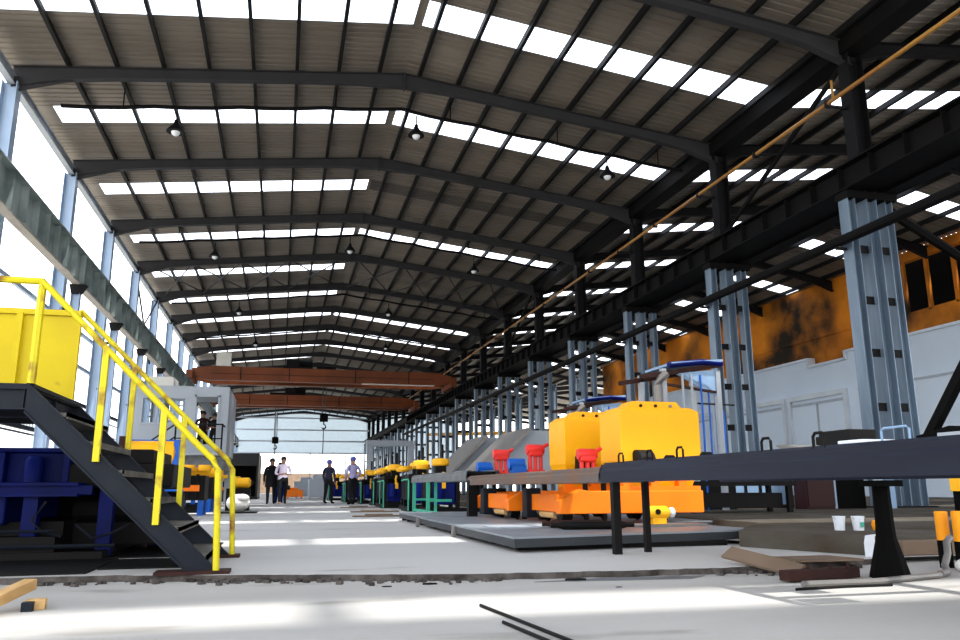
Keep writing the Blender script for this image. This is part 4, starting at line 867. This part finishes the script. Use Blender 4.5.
# ------------------------------------------------------------------ canopy racks with blue covers
def rack(x, y, s, lab):
    t = thing('canopy_rack', lab, 'rack', (x, y, ZL), 'canopy racks behind the hoppers')
    w = 1.75 * s; d = 1.0; zt = 2.82
    for a, b in ((.45 * s, 0), (w - .1, 0), (.45 * s, d), (w - .1, d)): MB().box(x + a - .05, x + a + .05, y + b - .05, y + b + .05, ZL, zt + .1).build('post', M['cab'], t)
    mb = MB(); mb.bar((x - .05, y, zt - .08), (x + w, y, zt + .22), .10, .09); mb.bar((x - .05, y + d, zt - .08), (x + w, y + d, zt + .22), .10, .09); mb.bar((x + w - .1, y, zt - .35), (x + .45 * s, y, zt - .2), .06, .05); mb.build('roof_beam', M['brownst'], t)
    mb = MB(); mb.bar((x + .6 * s, y + d / 2, zt + .20), (x + w, y + d / 2, zt + .30), d + .2, .05); mb.build('cover', M['lblue'], t)
    mb = MB(); mb.tube([(x + .55 * s, y - .05, zt + .17), (x + w * .75, y - .05, zt + .26), (x + w, y - .05, zt + .24)], .06, 8); mb.build('rolled_cover', M['blue'], t)
    mb = MB(); mb.tube([(x + .30 * s, y - .04, 1.0), (x + .30 * s, y - .04, zt - .25), (x + .38 * s, y - .04, zt - .1), (x + .5 * s, y - .04, zt)], .085, 8); mb.build('elbow_pipe', M['tube'], t)
    [MB().tube([(x + a * s, y - .04, ZL), (x + a * s, y - .04, zt)], .028, 6).build('thin_pipe', M['cab'], t) for a in (.85, 1.05)]
    mb = MB(); mb.tube([(x + 1.25 * s, y - .04, ZL), (x + 1.25 * s, y - .04, zt)], .02, 6); mb.build('blue_hose', M['bblue'], t)
    mb = MB(); mb.add([(x + .75 * s, y - .02, zt + .02), (x + w - .1, y - .02, zt + .12), (x + w - .1, y - .02, zt - .45), (x + w - .35, y - .02, zt - .22)], [(0, 1, 2, 3)]); mb.prism([(x + .75 * s, zt), (x + w - .1, zt + .1), (x + w - .1, zt - .45)], y, y + .03); mb.build('gusset', M['lblue'], t)
    return t
rack(6.85, 14.0, 1.0, 'canopy rack with pale blue cover behind the nearer hopper')
rack(7.55, 20.2, 1.0, 'canopy rack with pale blue cover behind the farther hopper')
t = thing('hose_rack', 'row of upright blue hoses beside the second right column', 'hose', (8.7, 14.6, ZL))
[MB().tube([(8.42 + .16 * k, 14.5, ZL), (8.42 + .16 * k, 14.5, 2.9 - .25 * k)], .022, 6).build('hose_run', M['bblue'], t) for k in range(4)]
MB().tube([(8.3, 14.48, 2.3), (9.15, 14.48, 2.28)], .02, 6).build('cross_bar', M['dark'], t); MB().box(8.32, 9.0, 14.4, 14.6, ZL, .75).build('manifold', M['dark'], t)

# ------------------------------------------------------------------ right side workshop clutter under the near table
def simple(name, mb, m, lab, cat, at, bevel=.01, parts=None, smooth=False, group=None):
    t = mb.build(name, M[m], at=at, bevel=bevel, smooth=smooth); tag(t, lab, cat, group); return t
t = thing('red_cabinet', 'dark red steel cabinet standing behind the slate table', 'cabinet', (10.5, 14, ZL))
MB().box(10.2, 10.85, 13.8, 14.2, ZL, 1.0).build('body', M['redcab'], t, bevel=.01); o = MB().box(10.22, 10.83, 13.77, 13.8, ZL + .05, .97).build('door', M['redcab'], t); MB().box(10.30, 10.36, 13.75, 13.77, .78, .82).build('handle', M['plastic'], o)
t = thing('dark_workbench', 'black steel workbench behind the carts', 'workbench', (7.6, 12.6, ZL))
mb = MB(); mb.box(6.8, 8.9, 12.3, 13.1, .62, .70); mb.build('bench_top', M['dark'], t); [MB().box(x - .04, x + .04, y - .04, y + .04, ZL, .62).build('leg', M['dark'], t) for x in (6.9, 8.8) for y in (12.4, 13.0)]
MB().box(7.0, 8.7, 12.45, 13.0, .25, .5).build('lower_box', M['dark'], t)
t = thing('glazed_screen', 'dark framed glazed screen low behind the slate table', 'screen', (9.5, 15, ZL))
mb = MB(); [mb.box(x - .03, x + .03, 14.97, 15.03, ZL, .98) for x in (8.85, 9.6, 9.95, 10.7)]; mb.box(8.85, 10.7, 14.97, 15.03, .95, 1.0); mb.box(8.85, 10.7, 14.97, 15.03, ZL, ZL + .06); mb.build('frame', M['dark'], t)
MB().box(8.88, 10.67, 14.995, 15.005, .24, .95).build('pane', M['lblue'], t)
mb = MB(); mb.box(11.05, 11.75, 14.0, 14.1, ZL, 1.25); o = simple('dark_doorway_panel', mb, 'black', 'black panel standing for a dark door opening between the red cabinet and near column', 'panel', (11.4, 14.05, ZL))  # shade of the doorway is put into a flat black panel
mb = MB(); mb.box(10.86, 11.02, 13.95, 14.1, ZL, 1.3); simple('blue_upright', mb, 'lcol', 'pale blue upright beside the red cabinet', 'post', (10.94, 14, ZL))
for k, (x, m, lab) in enumerate(((11.85, 'white', 'left of two tall white panels by the near column foot'), (12.12, 'lblue', 'right of two tall pale panels by the near column foot'))):
    mb = MB(); mb.box(x - .11, x + .11, 13.7, 13.76, ZL, 1.35); simple('cladding_sheet', mb, m, lab, 'panel', (x, 13.7, ZL))
mb = MB(); mb.tube([(5.78, 7.2, .16), (5.80, 7.2, .3), (5.86, 7.2, .42)], .008, 6)
def bucket(x, y, z, lab, r=.055, h=.10):
    t = thing('paint_bucket', lab, 'bucket', (x, y, z), 'paint buckets on the ledge')
    MB().lathe([(r * .82, 0), (r, h), (r * 1.06, h + .001), (r * 1.06, h + .012), (r * .92, h + .012), (r * .9, h * .9)], (x, y, z), 'Z', 20).build('body', M['plastic'], t, True)
    pts = [(x + r * math.cos(a), y - r * .7 * math.sin(a), z + h - .045 * math.sin(a)) for a in [PI * k / 8 for k in range(9)]]
    MB().tube(pts, .003, 5).build('handle', M['tube'], t)
    return t
bucket(5.62, 7.12, ZL, 'white plastic bucket on the ledge, the left one', .060, .13)
b2 = bucket(5.79, 7.05, ZL, 'white plastic bucket with a dark label on the ledge, the right one', .062, .13)
MB().box(5.765, 5.80, 6.975, 6.985, ZL + .035, ZL + .085).build('label_patch', M['green'], b2)
o = MB().lathe([(.03, 0), (.045, .06), (.03, .10)], (5.96, 7.0, ZL), 'Z', 14).build('orange_pot', M['bollard'], at=(5.96, 7.0, ZL), smooth=True); tag(o, 'small orange pot on the ledge beside the buckets', 'pot')
mb = MB(); mb.prism([(4.99, .0), (5.09, .0), (5.10, .17), (5.13, .19), (5.01, .18), (4.99, .12)], 6.02, 6.03); o = mb.build('paper_sheet', M['plastic'], at=(5.05, 6.02, 0)); tag(o, 'white paper sheet hanging over the ledge edge', 'paper')
mb = MB(); mb.box(5.35, 6.05, 5.98, 6.08, 0, .13); simple('timber_beam', mb, 'ply', 'brown timber beam against the ledge at right', 'timber', (5.7, 6.03, 0))
# orange and black bollards
for k, (x, y, h, lab) in enumerate(((5.27, 5.44, .40, 'orange topped black bollard at right, the left of two'), (5.28, 5.28, .405, 'orange topped black bollard at right, the right of two'))):
    t = thing('bollard', lab, 'bollard', (x, y, -.045), 'orange and black bollards')
    MB().lathe([(.052, -.045), (.052, .17)], (x, y, 0), 'Z', 20).build('black_sleeve', M['black'], t, True); MB().lathe([(.050, .17), (.050, h - .01), (.044, h)], (x, y, 0), 'Z', 20).build('orange_top', M['bollard'], t, True)
t = thing('yellow_lever', 'yellow lever block on a dark stand at the right edge', 'lever', (5.5, 5.4, -.045))
MB().box(5.44, 5.52, 5.36, 5.46, -.045, .56).build('stand', M['black'], t); MB().box(5.40, 5.62, 5.34, 5.44, .56, .68).build('block', M['cap'], t)
# planks, steels and pipes on the near right floor
zf = -.045
o = MB().prism([(3.92, 5.98), (4.55, 5.96), (4.62, 5.60), (4.0, 5.62)], .012, .03, 'Z'); 
o = o.build('plywood_sheet', M['ply'], at=(4.2, 5.6, 0)); tag(o, 'brown plywood sheet over the slab edge near the pedestal', 'board')
mb = MB(); mb.bar((3.50, 5.80, .09), (3.70, 5.16, .0), .02, .14, (1, .3, .6)); simple('leaning_plank', mb, 'ply', 'thin brown plank propped on the slab edge', 'plank', (3.7, 5.5, 0), 0)
mb = MB(); mb.bar((3.40, 4.92, .0), (4.05, 5.02, .0), .10, .07); [mb.tube([(x, 4.96, .03), (x, 4.96, .07)], .012, 6) for x in (3.62, 3.8, 3.95)]; simple('rusty_channel', mb, 'brownst', 'red brown steel channel with studs on the floor', 'steel', (3.7, 4.95, zf), .004)
mb = MB(); mb.tube([(3.34, 4.64, zf + .022), (3.9, 4.64, zf + .022), (4.62, 4.84, zf + .022)], .022, 8); simple('long_tube', mb, 'tube', 'long grey brown tube lying across the floor by the pedestal', 'tube', (4, 4.8, zf), 0, smooth=True)
mb = MB(); mb.tube([(3.20, 4.52, zf + .01), (3.6, 4.56, zf + .01), (3.95, 4.55, zf + .01)], .009, 6); simple('thin_rod', mb, 'dark', 'thin dark rod on the floor in front of the long tube', 'rod', (3.5, 4.65, zf), 0)
mb = MB(); mb.tube([(4.64, 4.86, zf + .027), (4.78, 4.94, zf + .03), (4.90, 5.08, zf + .06), (5.0, 5.14, zf + .14), (5.06, 5.2, zf + .22), (5.12, 5.22, zf + .25)], .026, 10); simple('grey_hose', mb, 'tube', 'grey hose curving up from the floor to the bollards', 'hose', (4.9, 5.05, zf), 0, smooth=True)
mb = MB(); mb.sphere((5.12, 5.12, zf + .05), .07, 8, (1, .8, .7)); mb.sphere((5.2, 5.08, zf + .04), .06, 8, (1, .9, .6)); simple('crumpled_bag', mb, 'sack', 'crumpled white bag at the foot of the bollards', 'bag', (5.15, 5.1, zf), 0, smooth=True)
for k, (p, q, lab) in enumerate((((1.11, 4.41, zf + .009), (1.24, 3.20, zf + .009), 'longer thin steel rod on the near floor'), ((1.08, 3.84, zf + .009), (1.16, 3.10, zf + .009), 'shorter thin steel rod on the near floor'))):
    mb = MB(); mb.tube([p, q], .009, 8); simple('steel_rod', mb, 'dark', lab, 'rod', p, 0, smooth=True, group='steel rods on the near floor')
# lumber at the lower left
mb = MB(); mb.bar((-1.50, 4.60, -.005), (-1.39, 5.25, .065), .075, .06, (0, 0, 1)); simple('lumber_offcut', mb, 'wood', 'pale lumber offcut propped up at the lower left', 'lumber', (-1.55, 4.9, zf), .004)
mb = MB(); mb.box(-1.335, -1.235, 4.96, 5.04, zf, zf + .055, rz=.12); simple('lumber_offcut', mb, 'wood', 'short lumber block lying flat at the lower left', 'lumber', (-1.28, 5.0, zf), .004)
mb = MB(); mb.box(-1.335, -1.275, 4.90, 4.945, zf, zf + .05, rz=.1); simple('metal_bracket', mb, 'stair', 'small dark metal bracket between the lumber offcuts', 'bracket', (-1.3, 4.92, zf), .004)
# scattered bits by the step
for k, (x, y, r, lab) in enumerate(((.72, 5.45, .03, 'dark chip on the near floor by the step, left'), (1.02, 5.50, .045, 'larger dark chip on the near floor by the step'), (2.05, 5.42, .07, 'dark flake of metal on the near floor right of centre'), (2.2, 5.0, .02, 'tiny dark stone on the near floor'))):
    mb = MB(); mb.prism([(x - r, y), (x - r * .2, y - r * .4), (x + r * 1.2, y - r * .2), (x + r * .3, y + r * .5)], zf, zf + r * .25, 'Z'); simple('floor_chip', mb, 'dark', lab, 'chip', (x, y, zf), 0)
mb = MB(); mb.prism([(1.75, 5.42), (2.9, 5.30), (3.1, 5.46), (2.3, 5.52)], zf, zf + .004, 'Z'); simple('metal_sheet_scrap', mb, 'greytop', 'thin grey scrap sheet lying at the foot of the step', 'sheet', (2.4, 5.4, zf), 0)
# thin steel strips on the aisle edge
for k, (x, y, L, lab) in enumerate(((2.05, 17.5, 2.6, 'dark steel strip at the aisle edge, the nearer'), (2.3, 21, 3.4, 'dark steel strip at the aisle edge, the middle'), (2.4, 26, 4.0, 'dark steel strip at the aisle edge, the farther'))):
    mb = MB(); mb.box(x - .5, x + .75, y - .12, y + .12, 0, .03, rz=.08); mb.box(x - .2, x + .4, y + .2, y + .4, 0, .05, rz=.02); simple('steel_strip', mb, 'ply', lab, 'strip', (x, y, 0), 0, group='steel strips on the aisle edge')

# ------------------------------------------------------------------ light
w = bpy.data.worlds.new('sky'); bpy.context.scene.world = w; w.use_nodes = True
n = w.node_tree.nodes; l = w.node_tree.links; bg = n['Background']
tc = n.new('ShaderNodeTexCoord'); sp = n.new('ShaderNodeSeparateXYZ'); l.new(tc.outputs['Generated'], sp.inputs[0])
rp = n.new('ShaderNodeValToRGB'); l.new(sp.outputs['Z'], rp.inputs[0])
rp.color_ramp.elements[0].color = (1, .985, .96, 1); rp.color_ramp.elements[1].color = (.78, .87, 1, 1); rp.color_ramp.elements[1].position = .7
l.new(rp.outputs[0], bg.inputs['Color']); bg.inputs['Strength'].default_value = 4.0
s = bpy.data.lights.new('sun', 'SUN'); s.energy = 8.5; s.angle = math.radians(1.3); s.color = (1, .96, .86)
so = bpy.data.objects.new('sun', s); C.objects.link(so); so.location = (20, -20, 60)
so.rotation_euler = Vector((-2.5, 3.95, -11.9)).to_track_quat('-Z', 'Y').to_euler()

# ------------------------------------------------------------------ camera
cam = bpy.data.cameras.new('camera'); co = bpy.data.objects.new('camera', cam); C.objects.link(co)
f, pitch, yaw, roll = 775., .21374, .24735, -.00436
fw = Vector((math.sin(yaw) * math.cos(pitch), math.cos(yaw) * math.cos(pitch), math.sin(pitch)))
r = Vector((math.cos(yaw), -math.sin(yaw), 0)); u = r.cross(fw)
r, u = r * math.cos(roll) + u * math.sin(roll), -r * math.sin(roll) + u * math.cos(roll)
co.matrix_world = Matrix(((r.x, u.x, -fw.x, 0), (r.y, u.y, -fw.y, 0), (r.z, u.z, -fw.z, .6), (0, 0, 0, 1)))
cam.sensor_width = 36; cam.lens = f / 960 * 36; cam.clip_start = .05; cam.clip_end = 1000
sc = bpy.context.scene; sc.camera = co
sc.view_settings.view_transform = 'Standard'; sc.view_settings.look = 'None'; sc.view_settings.gamma = 1; sc.view_settings.use_curve_mapping = False
sc.view_settings.exposure = 0.0
sc.cycles.max_bounces = 8; sc.cycles.diffuse_bounces = 5; sc.cycles.transparent_max_bounces = 12; sc.cycles.use_denoising = True
